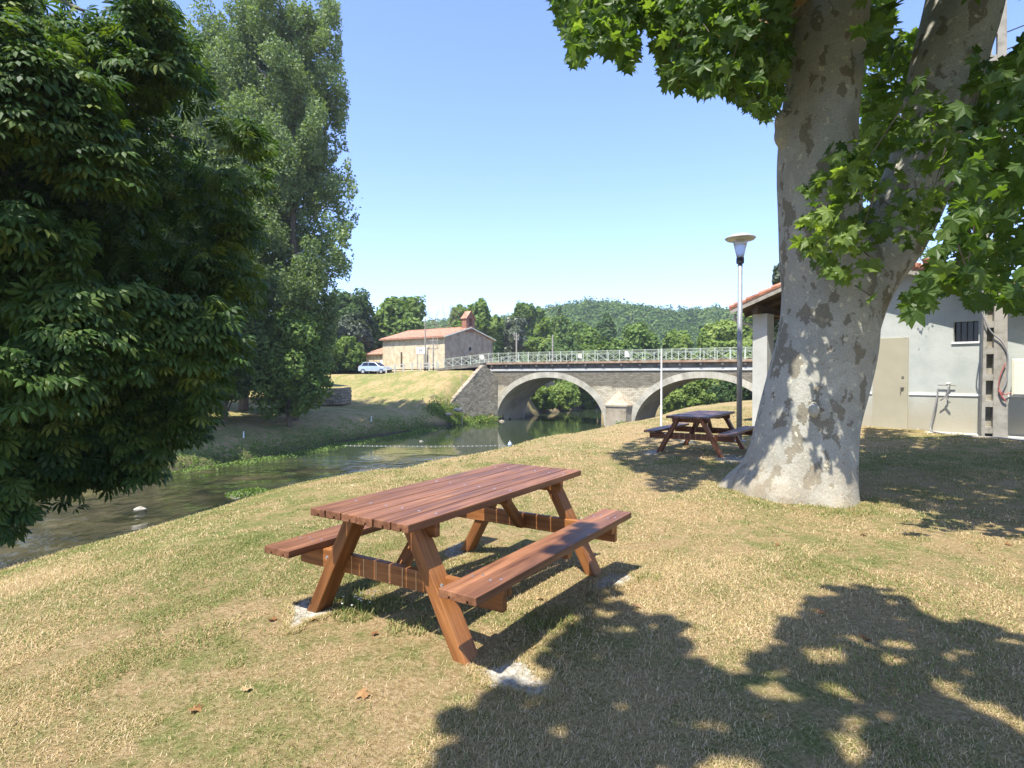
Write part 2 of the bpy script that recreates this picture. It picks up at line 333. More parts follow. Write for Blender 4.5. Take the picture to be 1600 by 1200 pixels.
def stone_mat(name, mortar, cols, scale=1.0, bw=0.5, rh=0.22, msize=0.02, darktop=None):
    m, nt, b = newmat(name)
    g = nt.nodes.new("ShaderNodeNewGeometry"); v = coords(nt)
    # box mapping: use x+y along the wall and z up
    sep = nt.nodes.new("ShaderNodeSeparateXYZ"); nt.links.new(v, sep.inputs[0])
    cb = nt.nodes.new("ShaderNodeCombineXYZ"); nt.links.new(mth(nt, 'ADD', sep.outputs[0], sep.outputs[1]), cb.inputs[0]); nt.links.new(sep.outputs[2], cb.inputs[1])
    dn = nt.nodes.new("ShaderNodeVectorMath"); dn.operation = 'SCALE'; dn.inputs['Scale'].default_value = 0.10; nt.links.new(noise(nt, v, 2.5, 3, 0.5, 0, 'Color'), dn.inputs[0])
    ad = nt.nodes.new("ShaderNodeVectorMath"); ad.operation = 'ADD'; nt.links.new(cb.outputs[0], ad.inputs[0]); nt.links.new(dn.outputs[0], ad.inputs[1])
    br = nt.nodes.new("ShaderNodeTexBrick"); nt.links.new(ad.outputs[0], br.inputs['Vector'])
    br.inputs['Scale'].default_value = scale; br.inputs['Brick Width'].default_value = bw; br.inputs['Row Height'].default_value = rh; br.inputs['Mortar Size'].default_value = msize; br.inputs['Mortar Smooth'].default_value = 0.3
    br.inputs['Color1'].default_value = (0.2, 0.2, 0.2, 1); br.inputs['Color2'].default_value = (0.8, 0.8, 0.8, 1); br.inputs['Mortar'].default_value = (0.5, 0.5, 0.5, 1)
    t = mth(nt, 'ADD', mth(nt, 'MULTIPLY', br.outputs['Color'], 0.5), mth(nt, 'MULTIPLY', noise(nt, v, 1.7, 6, 0.65), 0.55))
    c = ramp(nt, t, cols, [0.3 + 0.42 * i / (len(cols) - 1) for i in range(len(cols))])
    c = mixc(nt, br.outputs['Fac'], c, mortar)
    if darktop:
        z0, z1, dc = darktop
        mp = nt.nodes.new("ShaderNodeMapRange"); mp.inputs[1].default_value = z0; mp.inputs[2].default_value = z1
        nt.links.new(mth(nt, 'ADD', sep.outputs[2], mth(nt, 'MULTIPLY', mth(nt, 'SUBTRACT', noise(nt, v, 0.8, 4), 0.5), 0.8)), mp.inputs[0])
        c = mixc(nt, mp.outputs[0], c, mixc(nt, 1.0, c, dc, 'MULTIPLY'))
    nt.links.new(c, b.inputs['Base Color']); b.inputs['Roughness'].default_value = 0.92; b.inputs['Specular IOR Level'].default_value = 0.15
    h = mth(nt, 'SUBTRACT', noise(nt, v, 9, 4), br.outputs['Fac']); bump(nt, b, h, 0.05, 0.8); return m
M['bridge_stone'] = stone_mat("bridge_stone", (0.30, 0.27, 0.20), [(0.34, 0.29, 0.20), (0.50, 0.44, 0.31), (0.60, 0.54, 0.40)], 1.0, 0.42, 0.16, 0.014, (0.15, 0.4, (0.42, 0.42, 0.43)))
M['wing_stone'] = stone_mat("wing_stone", (0.27, 0.24, 0.17), [(0.11, 0.10, 0.07), (0.28, 0.245, 0.17), (0.46, 0.40, 0.29)], 1.0, 0.4, 0.2, 0.03)
M['ring_stone'] = simple("arch_ring_stone", [(0.30, 0.275, 0.21), (0.43, 0.40, 0.31), (0.52, 0.48, 0.38)], 0.9, 0.9, 0.02, 8, var=0.10)
M['barrel'] = simple("arch_barrel_stone", [(0.26, 0.21, 0.13), (0.36, 0.30, 0.2), (0.44, 0.37, 0.25)], 0.7, 0.9, 0.02, 6)
M['pier_stone'] = simple("pier_render", [(0.22, 0.18, 0.12), (0.38, 0.31, 0.215), (0.46, 0.39, 0.29)], 1.2, 0.92, 0.02, 10)
M['concrete_pale'] = simple("pale_concrete", [(0.42, 0.42, 0.38), (0.56, 0.55, 0.5)], 1.5, 0.85, 0.006, 30)
M['concrete_dark'] = simple("weathered_concrete", [(0.09, 0.085, 0.07), (0.17, 0.155, 0.13), (0.24, 0.22, 0.18)], 1.8, 0.95, 0.01, 20)
M['deck_edge'] = simple("deck_edge_rust", [(0.22, 0.13, 0.08), (0.33, 0.22, 0.14), (0.38, 0.32, 0.24)], 2.2, 0.95, 0.008, 20)
M['rail_paint'] = simple("pale_green_paint", [(0.44, 0.48, 0.37), (0.52, 0.56, 0.44)], 5, 0.6, 0)
M['asphalt'] = simple("asphalt", [(0.05, 0.05, 0.05), (0.075, 0.073, 0.07)], 12, 0.95, 0.006, 80)
def church_wall(name, cols, streak=0.35):
    m, nt, b = newmat(name); v = coords(nt); f = noise(nt, v, 1.6, 8, 0.7); c = ramp(nt, f, cols, [0.34 + 0.3 * i / (len(cols) - 1) for i in range(len(cols))])
    st = noise(nt, coords(nt, 'Object', (0.8, 0.8, 0.25)), 1.0, 6, 0.7); c = mixc(nt, 1.0, c, ramp(nt, st, [(1 - streak,) * 3, (1.08,) * 3], [0.35, 0.6]), 'MULTIPLY')
    nt.links.new(c, b.inputs['Base Color']); b.inputs['Roughness'].default_value = 0.95; bump(nt, b, noise(nt, v, 5, 6, 0.7), 0.06, 0.8); return m
M['church_side'] = church_wall("church_side_render", [(0.42, 0.34, 0.20), (0.58, 0.48, 0.31), (0.68, 0.58, 0.40)], 0.10)
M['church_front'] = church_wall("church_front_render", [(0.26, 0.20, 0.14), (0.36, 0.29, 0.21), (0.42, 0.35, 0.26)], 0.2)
def tile_mat(name, cols, per=0.22):
    m, nt, b = newmat(name); v = coords(nt)
    wv = nt.nodes.new("ShaderNodeTexWave"); wv.wave_type = 'BANDS'; wv.bands_direction = 'X'; wv.inputs['Scale'].default_value = 1 / per * 0.5 / 1.0 * 0.63; nt.links.new(v, wv.inputs['Vector'])
    wv.inputs['Distortion'].default_value = 0.6; wv.inputs['Detail'].default_value = 2
    f = noise(nt, v, 3, 6, 0.7); c = ramp(nt, f, cols, [0.34 + 0.32 * i / (len(cols) - 1) for i in range(len(cols))])
    c = mixc(nt, 1.0, c, ramp(nt, wv.outputs['Fac'], [(0.75,) * 3, (1.1,) * 3]), 'MULTIPLY')
    nt.links.new(c, b.inputs['Base Color']); b.inputs['Roughness'].default_value = 0.9; bump(nt, b, wv.outputs['Fac'], 0.05, 0.7); return m
M['tile'] = tile_mat("clay_tile", [(0.26, 0.13, 0.08), (0.46, 0.22, 0.13), (0.58, 0.38, 0.27)])
M['tile_hut'] = simple("hut_clay_tile", [(0.22, 0.09, 0.055), (0.40, 0.17, 0.10), (0.5, 0.27, 0.18)], 4, 0.9, 0.01, 20, var=0.25)
M['brick'] = stone_mat("belfry_brick", (0.35, 0.28, 0.22), [(0.28, 0.12, 0.07), (0.42, 0.19, 0.12)], 1, 0.24, 0.07, 0.01)
def hut_wall():
    m, nt, b = newmat("hut_render"); v = coords(nt)
    c = ramp(nt, noise(nt, v, 2.2, 6, 0.6), [(0.39, 0.415, 0.375), (0.48, 0.495, 0.445)], [0.35, 0.65])
    sep = nt.nodes.new("ShaderNodeSeparateXYZ"); nt.links.new(v, sep.inputs[0])
    mp = nt.nodes.new("ShaderNodeMapRange"); mp.inputs[1].default_value = 0.95; mp.inputs[2].default_value = 0.1
    nt.links.new(mth(nt, 'ADD', sep.outputs[2], mth(nt, 'MULTIPLY', noise(nt, v, 1.4, 4), -0.55)), mp.inputs[0])
    c = mixc(nt, mth(nt, 'MULTIPLY', mp.outputs[0], 0.9), c, (0.36, 0.32, 0.23))
    c = mixc(nt, ramp(nt, noise(nt, coords(nt, 'Object', (3, 3, 0.5)), 2.2, 4), [(0, 0, 0), (0.22, 0.22, 0.22)], [0.45, 0.85]), c, (0.42, 0.42, 0.36))
    nt.links.new(c, b.inputs['Base Color']); b.inputs['Roughness'].default_value = 0.92; bump(nt, b, noise(nt, v, 25, 5, 0.7), 0.006, 0.8); return m
M['hut_wall'] = hut_wall()
M['hut_column'] = simple("column_render", [(0.42, 0.42, 0.37), (0.52, 0.51, 0.46)], 3, 0.9, 0.004, 30)
M['door_paint'] = simple("beige_door_paint", [(0.34, 0.31, 0.215), (0.40, 0.365, 0.26)], 1.6, 0.6, 0.002, 12)
M['white_paint'] = simple("white_paint", [(0.72, 0.72, 0.70), (0.8, 0.8, 0.78)], 4, 0.55, 0)
M['cream'] = simple("cream_plastic", [(0.68, 0.66, 0.52), (0.73, 0.71, 0.57)], 3, 0.5, 0)
M['lilac'] = simple("lilac_paint", [(0.25, 0.17, 0.42), (0.3, 0.21, 0.5)], 3, 0.5, 0)
M['pole_concrete'] = simple("pole_concrete", [(0.22, 0.20, 0.155), (0.33, 0.305, 0.25), (0.38, 0.35, 0.29)], 6, 0.95, 0.006, 60)
M['black'] = simple("black_rubber", [(0.02, 0.02, 0.02), (0.035, 0.035, 0.035)], 5, 0.5, 0)
M['hose'] = simple("grey_hose", [(0.22, 0.21, 0.2), (0.3, 0.29, 0.27)], 5, 0.5, 0)
M['redcable'] = simple("red_cable", [(0.32, 0.085, 0.065), (0.40, 0.12, 0.10)], 5, 0.5, 0)
M['steel'] = simple("galvanised_pole", [(0.26, 0.265, 0.265), (0.34, 0.345, 0.345)], 8, 0.5, 0, metal=0.35)
M['lamp_top'] = simple("lamp_canopy", [(0.45, 0.45, 0.42), (0.55, 0.55, 0.5)], 8, 0.45, 0, metal=0.3)
M['darkwood'] = simple("roof_timber", [(0.06, 0.04, 0.025), (0.12, 0.085, 0.055)], 8, 0.85, 0.004, 30)
M['glass_dark'] = simple("dark_window", [(0.012, 0.012, 0.015), (0.02, 0.02, 0.024)], 2, 0.12, 0)
M['carpaint'] = simple("silver_blue_paint", [(0.42, 0.50, 0.60), (0.46, 0.54, 0.64)], 3, 0.25, 0, metal=0.4)
M['terracotta'] = simple("terracotta", [(0.42, 0.17, 0.1), (0.5, 0.23, 0.14)], 6, 0.85, 0.002)
M['rock'] = simple("pale_rock", [(0.24, 0.21, 0.16), (0.42, 0.38, 0.3)], 3, 0.95, 0.03, 9)
M['gravel'] = simple("wet_gravel", [(0.09, 0.08, 0.05), (0.2, 0.18, 0.12)], 7, 0.9, 0.03, 30)
mg, ng, bgm = newmat("lamp_glass"); bgm.inputs['Base Color'].default_value = (0.85, 0.88, 0.9, 1); bgm.inputs['Transmission Weight'].default_value = 0.75; bgm.inputs['Roughness'].default_value = 0.25
ngc = ramp(ng, noise(ng, coords(ng), 6), [(0.8, 0.84, 0.86), (0.88, 0.9, 0.92)]); ng.links.new(ngc, bgm.inputs['Base Color']); M['lamp_glass'] = mg

# ------------------------------------------------------------------ terrain
WLV = -3.7
CREST = np.array([(-13, -22), (-9, -6), (-5.8, .5), (-5.3, 6.07), (-4.86, 7.42), (-4.35, 9.71), (-2.57, 11.76), (0, 15.92), (3.03, 21.35), (6.5, 27), (12, 34), (20, 42), (27, 52), (34, 66), (44, 82), (66, 104), (110, 150), (900, 500)], float)
FAR = np.array([(-400, -300), (-60, -10), (-40, 10), (-29, 20), (-23, 26), (-18.4, 32), (-15.2, 37.6), (-12.7, 44.5), (-9.6, 52), (-7.6, 58), (-4.5, 64), (-2, 66.5), (1.6, 72.2), (3.6, 77.5), (6.6, 82), (12.7, 93), (26, 106), (52, 128), (100, 168), (860, 540)], float)
def sdist(P, L):
    x, y = P[..., 0], P[..., 1]; best = np.full(x.shape, 1e9); sg = np.zeros(x.shape)
    for a, b in zip(L[:-1], L[1:]):
        d = b - a; t = np.clip(((x - a[0]) * d[0] + (y - a[1]) * d[1]) / (d @ d), 0, 1)
        ex = x - a[0] - t * d[0]; ey = y - a[1] - t * d[1]; e = np.hypot(ex, ey); c = d[0] * ey - d[1] * ex
        m = e < best - 1e-9; best = np.where(m, e, best); sg = np.where(m, np.sign(c), sg)
    return best * sg
def ss(a, b, v):
    t = np.clip((v - a) / (b - a), 0, 1); return t * t * (3 - 2 * t)
_dd = np.linspace(-6, 40, 1000); _sl = .46 * ss(-4, 2.5, _dd); _zz = -np.concatenate([[0], np.cumsum((_sl[1:] + _sl[:-1]) / 2 * np.diff(_dd))])
def H(x, y, rough=True):
    x = np.asarray(x, float); y = np.asarray(y, float)
    P = np.stack([x, y], -1); P3 = np.stack([x, y, 0 * x], -1)
    wob = snoise(P3, 0.55, 0, 10) * 0.22 if rough else 0
    dc = sdist(P, CREST) - wob * .5; wf = sdist(P, FAR) + wob
    zn = np.maximum(np.interp(dc, _dd, _zz), -4.7)
    zn = zn + .22 * ss(5.5, 9, x) * ss(4, 9, y)
    zf = WLV + np.interp(wf, [0, 1, 3, 7, 14, 25, 60, 120], [0, .7, 1.4, 2.0, 2.5, 3.1, 4.6, 5.5])
    zf = zf + 0.45 * np.exp(-(((x + 14) / 6) ** 2 + ((y - 50) / 4.5) ** 2))
    q = (65.6 - .638 * x - y) * .843
    ze = np.minimum(2.1 - (np.abs(q + 3) - 4.2) / 2.3, 2.05 - .42 * ss(-12.5, -17.5, x)); ze = ze * ss(0, 3.0, wf) + (1 - ss(0, 3.0, wf)) * np.minimum(zf, ze)
    zf = np.maximum(zf, ze)
    zf = np.where((q < -3) & (wf > 3), np.maximum(zf, 2.0 * ss(8, 18, wf) + (1 - ss(8, 18, wf)) * zf), zf)
    z = np.where(wf > 0, zf, zn)
    if rough:
        z = z + (snoise(P3, 1.3, 12, 24) * 0.018 + snoise(P3, 4.0, 24, 34) * 0.006) * np.where(np.abs(z - WLV) < .1, 1, 1)
    return z
def hz(x, y): return float(H(np.array([x]), np.array([y]))[0])
def build_ground():
    nr, na = 330, 720
    r = np.concatenate([[0.0], np.geomspace(0.4, 900, nr)]); a = np.linspace(0, 2 * np.pi, na, endpoint=False)
    # denser angles in front
    a = a + 0.55 * np.sin(a - np.pi / 2 + np.pi) * 0 
    RR, AA = np.meshgrid(r[1:], a, indexing='ij'); X = RR * np.cos(AA); Y = RR * np.sin(AA); Z = H(X, Y)
    V = np.concatenate([[[0, 0, hz(0, 0)]], np.stack([X, Y, Z], -1).reshape(-1, 3)])
    i = np.arange(nr - 1)[:, None] * na; k = np.arange(na)[None, :]; k2 = (k + 1) % na
    Q = np.stack([i + k, i + na + k, i + na + k2, i + k2], -1).reshape(-1, 4) + 1
    T = np.stack([np.zeros(na, int), np.arange(na) + 1, (np.arange(na) + 1) % na + 1], -1)
    o = mesh_np("ground", V, [Q.astype(np.int32), T.astype(np.int32)], M['lawn'], smooth=True)
    tag(o, "dry straw and green lawn with grassy river banks", kind="structure")
build_ground()
o = mesh_np("water", [(-300, -200, WLV), (400, -200, WLV), (400, 400, WLV), (-300, 400, WLV)], [[0, 1, 2, 3]], M['water'])
tag(o, "shallow river with ripples and green pool", kind="structure")

# ------------------------------------------------------------------ far hill and its wood
def hill_z(x, y):
    px = 800 + FPX * x / np.maximum(y, 1)
    prof = np.interp(px, [-200, 300, 560, 640, 700, 760, 800, 850, 900, 930, 980, 1030, 1060, 1100, 1150, 1220, 1500, 1900], [25, 20, 21, 25, 26, 26, 29, 33, 36.5, 37.5, 36, 32.5, 32, 33.5, 32, 28, 24, 20])
    return prof * ss(215, 345, y) * (1 - 0.6 * ss(380, 700, y))
gx, gy = np.meshgrid(np.linspace(-420, 420, 150), np.linspace(200, 700, 70), indexing='ij')
HZ = np.maximum(hill_z(gx, gy), 0) + snoise(np.stack([gx, gy, 0 * gx], -1), 0.03) * 1.2 * ss(215, 300, gy) + 1.0
V = np.stack([gx, gy, HZ], -1).reshape(-1, 3); i = np.arange(149)[:, None] * 70; k = np.arange(69)[None, :]
Q = np.stack([i + k, i + 70 + k, i + 71 + k, i + 1 + k], -1).reshape(-1, 4).astype(np.int32)
M['hill'] = simple("hill_ground", [(0.03, 0.05, 0.018), (0.06, 0.08, 0.03)], 0.05, 1.0, 0)
o = mesh_np("hill", V, Q, M['hill'], smooth=True); tag(o, "low wooded hill closing the valley behind the bridge", kind="structure")

def frames(N, nrm, spin=None, r=rng):
    nrm = nrm / np.linalg.norm(nrm, axis=1, keepdims=True)
    a = np.where(np.abs(nrm[:, 2:3]) < 0.9, np.array([[0, 0, 1.0]]), np.array([[1.0, 0, 0]]))
    t = np.cross(a, nrm); t /= np.linalg.norm(t, axis=1, keepdims=True); b = np.cross(nrm, t)
    s = r.uniform(0, 2 * np.pi, N) if spin is None else spin
    c, s = np.cos(s)[:, None], np.sin(s)[:, None]
    return np.stack([t * c + b * s, -t * s + b * c, nrm], -1)   # columns x,y,z
def scatter(TV, TF, P, Rm, S):
    N = len(P); k = len(TV)
    V = np.einsum('nij,kj->nki', Rm, TV) * S[:, None, None] + P[:, None, :]
    return V.reshape(-1, 3), (TF[None] + (np.arange(N) * k)[:, None, None]).reshape(-1, TF.shape[1]).astype(np.int32), k
QUAD = np.array([(-.5, -.35, 0), (.5, -.35, .08), (.5, .35, 0), (-.5, .35, .08)]); QF = np.array([[0, 1, 2, 3]])
RHOMB = np.array([(0, -.5, 0), (.42, 0, .1), (0, .6, 0), (-.42, 0, .1)])

def build_hill_wood():
    n = 4600
    x = rng.uniform(-330, 330, n * 3); y = rng.uniform(222, 375, n * 3)
    px = 800 + FPX * x / y; k = (px > 380) & (px < 1350); x, y = x[k][:n], y[k][:n]; n = len(x)
    z = hill_z(x, y); rad = rng.uniform(2.6, 5.2, n); tone = np.clip(rng.normal(0.45, 0.22, n) + 0.12 * snoise(np.stack([x, y, 0 * x], -1), 0.04), 0, 1)
    m = 84; U = rng.normal(size=(n, m, 3)); U[..., 2] = np.abs(U[..., 2]) * 0.9 + 0.0; U /= np.linalg.norm(U, axis=-1, keepdims=True)
    stretch = rng.uniform(0.9, 1.7, n)
    P = np.stack([x, y, z + 1.5], -1)[:, None] + U * (rad[:, None, None] * rng.uniform(0.75, 1.1, (n, m, 1))) * np.stack([np.ones(n), np.ones(n), stretch], -1)[:, None]
    nr = U + rng.normal(size=U.shape) * 0.3
    P = P.reshape(-1, 3); Rm = frames(len(P), nr.reshape(-1, 3)); S = rng.uniform(.7, 1.5, len(P))
    V, F, kk = scatter(QUAD, QF, P, Rm, S)
    rn = np.repeat(np.clip(np.repeat(tone, m) + rng.normal(0, 0.1, n * m), 0, 1), kk)
    o = mesh_np("hillside_wood", V, F, M['leaf_hill'], rnd=rn)
    tag(o, "far mixed wood covering the low hill beyond the bridge", "wood", kind="stuff")
build_hill_wood()

# ------------------------------------------------------------------ generic distant trees
def crown_lobes(c, rx, ry, rz, n, r=rng, cone=0.0):
    L = []; n = int(n * 2.2)
    for i in range(n):
        u = r.normal(size=3); u /= np.linalg.norm(u); k = r.uniform(0.4, 0.88)
        p = np.array([u[0] * rx * k, u[1] * ry * k, u[2] * rz * k])
        if cone: p[:2] *= (1 - cone * (p[2] / rz * 0.5 + 0.5))
        f = r.uniform(0.2, 0.42) * (1 - cone * 0.5 * (p[2] / rz * 0.5 + 0.5)); L.append((c + p, np.array([rx, ry, min(rz, (rx + ry) * .6)]) * f))
    L.append((c, np.array([rx, ry, rz]) * 0.55)); return L
def far_tree(name, label, cat, x, y, z0, top, halfw, mat, group=None, nl=11, nleaf=9000, leaf=0.45, base=0.25, cone=0.0, trunk=0.3, tone=0.5, bark='bark', flat=1.0, seed=None):
    r = np.random.default_rng(seed if seed is not None else int(abs(x * 13 + y * 7)) + 5)
    z0 = min(z0, top - 1.2); h = top - z0; t = root(name, (x, y, z0), label, cat, group)
    cz = z0 + h * (base + (1 - base) / 2); rz = h * (1 - base) / 2 * flat
    L = crown_lobes(np.array([x, y, cz]), halfw, halfw, rz, nl, r, cone)
    mb = MB(); mb.tube([(x, y, z0 - .3), (x + .1, y, z0 + h * .3), (x, y + .1, cz), (x, y, cz + rz * .6)], [trunk, trunk * .75, trunk * .45, trunk * .12], 8)
    for (c, s) in L[:-1]:
        a = Vector((x, y, z0 + h * r.uniform(base * .8, .5))); b = Vector(c); mb.tube([a, (a + b) / 2 + Vector((0, 0, h * .03)), b], [trunk * .35, trunk * .22, trunk * .08], 5)
    mb.build("trunk", M[bark], t, world=True, smooth=True)
    w = np.array([np.prod(s) ** (2 / 3) for c, s in L]); w /= w.sum(); cnt = (w * nleaf).astype(int)
    Ps = []; Ns = []; Ts = []
    for (c, s), n in zip(L, cnt):
        u = r.normal(size=(n, 3)); u /= np.linalg.norm(u, axis=1, keepdims=True)
        rad = r.uniform(0.55, 1.06, (n, 1)) ** 0.6
        lump = 1 + 0.16 * snoise(u * 2.2 + c * 0.37, 1.4, 0, 10)[:, None]
        Ps.append(c + u * s * rad * lump); Ns.append(u + np.array([0, 0, .35]) + r.normal(size=(n, 3)) * .5); Ts.append(np.full(n, r.normal(0, .1)))
    P = np.concatenate(Ps); N = np.concatenate(Ns); T = np.concatenate(Ts)
    V, F, k = scatter(QUAD, QF, P, frames(len(P), N, r=r), r.uniform(.6, 1.35, len(P)) * leaf)
    rn = np.repeat(np.clip(tone + T + r.normal(0, .14, len(P)), 0, 1), k)
    mesh_np("crown", V, F, M[mat], t, rnd=rn)
    return t
def px_tree(name, label, cat, d, pxl, pxr, ytop, ybase, mat, **kw):
    xc = ((pxl + pxr) / 2 - 800) / FPX * d; hw = (pxr - pxl) / 2 / FPX * d
    if not kw.get('cone'): hw *= 1.12
    zt = at(800, ytop, d).z; z0 = at(800, ybase, d).z if ybase else hz(xc, d)
    return far_tree(name, label, cat, xc, d, z0, zt, hw, mat, **kw)
G1 = "trees and shrubs beyond the bridge and church"
px_tree("broadleaf_tree", "big rounded green tree behind the annex and the left end of the chapel roof", "tree", 104, 572, 676, 447, None, 'leaf_mid', group=G1, nl=26, nleaf=30000, leaf=.55, base=.02, cone=.35, tone=.5)
px_tree("broadleaf_tree", "pale green tree rising right behind the chapel bell gable", "tree", 118, 707, 778, 473, None, 'leaf_light', group=G1, nl=14, nleaf=15000, leaf=.55, base=.2, tone=.5)
px_tree("broadleaf_tree", "tall dense tree with rounded top breaking the hill line right of the chapel", "tree", 135, 803, 848, 468, None, 'leaf_mid', group=G1, nl=13, nleaf=13000, leaf=.6, base=.15, tone=.4)
px_tree("broadleaf_tree", "greyish loose tree right beside the column-shaped cypress", "tree", 112, 782, 822, 492, None, 'leaf_grey', group=G1, nl=12, nleaf=10000, leaf=.5, base=.1, tone=.45)
px_tree("broadleaf_tree", "yellowish green tree standing behind the pale pole on the bridge road", "tree", 100, 822, 876, 500, None, 'leaf_light', group=G1, nl=14, nleaf=12000, leaf=.45, base=.1, tone=.5)
px_tree("broadleaf_tree", "dark spreading tree with level tiers between the yellowish tree and the wide one", "tree", 96, 860, 905, 512, None, 'leaf_dark', group=G1, nl=10, nleaf=10000, leaf=.45, base=.15, tone=.6, flat=.9)
px_tree("broadleaf_tree", "wide flat-topped deep green tree above the middle of the bridge railing", "tree", 92, 905, 968, 511, None, 'leaf_mid', group=G1, nl=16, nleaf=16000, leaf=.45, base=.2, tone=.4, flat=.9)
px_tree("broadleaf_tree", "second wide deep green tree, just right of the flat-topped one over the railing", "tree", 95, 962, 1030, 514, None, 'leaf_mid', group=G1, nl=15, nleaf=15000, leaf=.45, base=.2, tone=.33, flat=.9)
px_tree("broadleaf_tree", "light green bushy tree over the right half of the railing, next to the thin cypress", "tree", 92, 1030, 1090, 520, None, 'leaf_light', group=G1, nl=14, nleaf=12000, leaf=.45, base=.1, tone=.45)
px_tree("broadleaf_tree", "bright yellow-green tree behind the street lamp column", "tree", 88, 1092, 1166, 498, None, 'leaf_light', group=G1, nl=16, nleaf=16000, leaf=.45, base=.1, tone=.65)
px_tree("broadleaf_tree", "bright green tree seen just left of the porch column", "tree", 95, 1150, 1225, 484, None, 'leaf_light', group=G1, nl=16, nleaf=14000, leaf=.5, base=.1, tone=.5)
px_tree("broadleaf_tree", "dim green tree partly hidden behind the plane trunk and porch", "tree", 60, 1190, 1300, 500, None, 'leaf_dark', group=G1, nl=14, nleaf=12000, leaf=.35, base=.05, tone=.5)
px_tree("broadleaf_tree", "rounded mid-green tree against the lower hill, above the bare pale pole", "tree", 138, 846, 905, 488, None, 'leaf_mid', group=G1, nl=13, nleaf=12000, leaf=.6, base=.1, tone=.45)
px_tree("broadleaf_tree", "dull green tree behind the left flank of the flat-topped tree", "tree", 125, 890, 940, 500, None, 'leaf_mid', group=G1, nl=13, nleaf=11000, leaf=.55, base=.1, tone=.3)
px_tree("broadleaf_tree", "soft green tree showing over the gap between the two wide deep green trees", "tree", 128, 975, 1025, 505, None, 'leaf_mid', group=G1, nl=13, nleaf=11000, leaf=.55, base=.1, tone=.5)
px_tree("broadleaf_tree", "pale rounded tree just left of the tiny pointed cypress", "tree", 118, 1035, 1085, 509, None, 'leaf_light', group=G1, nl=13, nleaf=11000, leaf=.5, base=.1, tone=.3)
px_tree("broadleaf_tree", "pale green tree just right of the tiny pointed cypress", "tree", 122, 1100, 1150, 505, None, 'leaf_mid', group=G1, nl=13, nleaf=11000, leaf=.5, base=.1, tone=.6)
px_tree("broadleaf_tree", "low dark tree filling in behind the railing left of its middle", "tree", 90, 868, 925, 530, None, 'leaf_dark', group=G1, nl=12, nleaf=9000, leaf=.4, base=.05, tone=.6)
px_tree("cypress", "narrow dark cypress touching the right end of the chapel gable", "cypress", 98, 772, 789, 486, None, 'leaf_dark', group=G1, nl=9, nleaf=7000, leaf=.4, base=.02, cone=.6, tone=.35)
px_tree("cypress", "tiny dark pointed cypress on the hill foot above the right railing", "cypress", 150, 1089, 1100, 499, None, 'leaf_dark', group=G1, nl=7, nleaf=3000, leaf=.5, base=.02, cone=.8, tone=.3)
px_tree("conifer", "dark broad conifer on the slope above the flat-topped tree", "conifer", 150, 922, 974, 478, None, 'leaf_dark', group=G1, nl=12, nleaf=10000, leaf=.6, base=.05, cone=.85, tone=.4)
px_tree("conifer", "small pine sticking up over the hill crest left of its highest point", "conifer", 200, 865, 886, 461, None, 'leaf_hill', group=G1, nl=8, nleaf=4500, leaf=.7, base=.1, cone=.8, tone=.35)
px_tree("pine_tree", "dark open-crowned pine between the tall poplars and the rounded tree", "pine", 98, 508, 590, 440, None, 'leaf_dark', group=G1, nl=15, nleaf=7500, leaf=.42, base=.35, tone=.35, trunk=.35, seed=5)
px_tree("broadleaf_tree", "dull green tree at the foot of the dark pine", "tree", 94, 505, 575, 490, None, 'leaf_grey', group=G1, nl=14, nleaf=9000, leaf=.45, base=.1, tone=.35)
px_tree("shrub", "yellowish green shrub left of the parked car and hedge", "shrub", 84, 496, 560, 526, 588, 'leaf_light', group=G1, nl=13, nleaf=10000, leaf=.35, base=.0, tone=.4)
px_tree("shrub", "green shrub rising behind the annex roof, left of the chapel", "shrub", 104, 555, 600, 535, 580, 'leaf_mid', group=G1, nl=10, nleaf=8000, leaf=.35, base=.0, tone=.35)
px_tree("fir_tree", "blue-green fir rising behind the tiled porch roof, left of the plane trunk", "fir", 30, 1188, 1262, 368, None, 'leaf_grey', group=G1, nl=26, nleaf=14000, leaf=.16, base=.05, cone=.8, tone=.15, trunk=.18)
# bare tree by the chapel
def bare_tree(x, y, z0, top):
    t = root("bare_tree", (x, y, z0), "small leafless grey tree showing above the chapel roof left of the bell gable", "tree", G1)
    mb = MB(); r = np.random.default_rng(3)
    def br(p, d, l, rad, n):
        q = p + d * l; mb.tube([p, (p + q) / 2 + Vector(r.normal(size=3) * l * .04), q], [rad, rad * .8, rad * .6], 5)
        if n:
            for _ in range(3): br(q, (d + Vector(r.normal(size=3) * .45) + Vector((0, 0, .1))).normalized(), l * .68, rad * .55, n - 1)
    br(Vector((x, y, z0)), Vector((0, 0, 1)), (top - z0) * .42, .16, 4); mb.build("trunk", M['bark'], t, world=True)
bare_tree(*at(699, 575, 108).xy, 2.2, at(699, 484, 108).z)
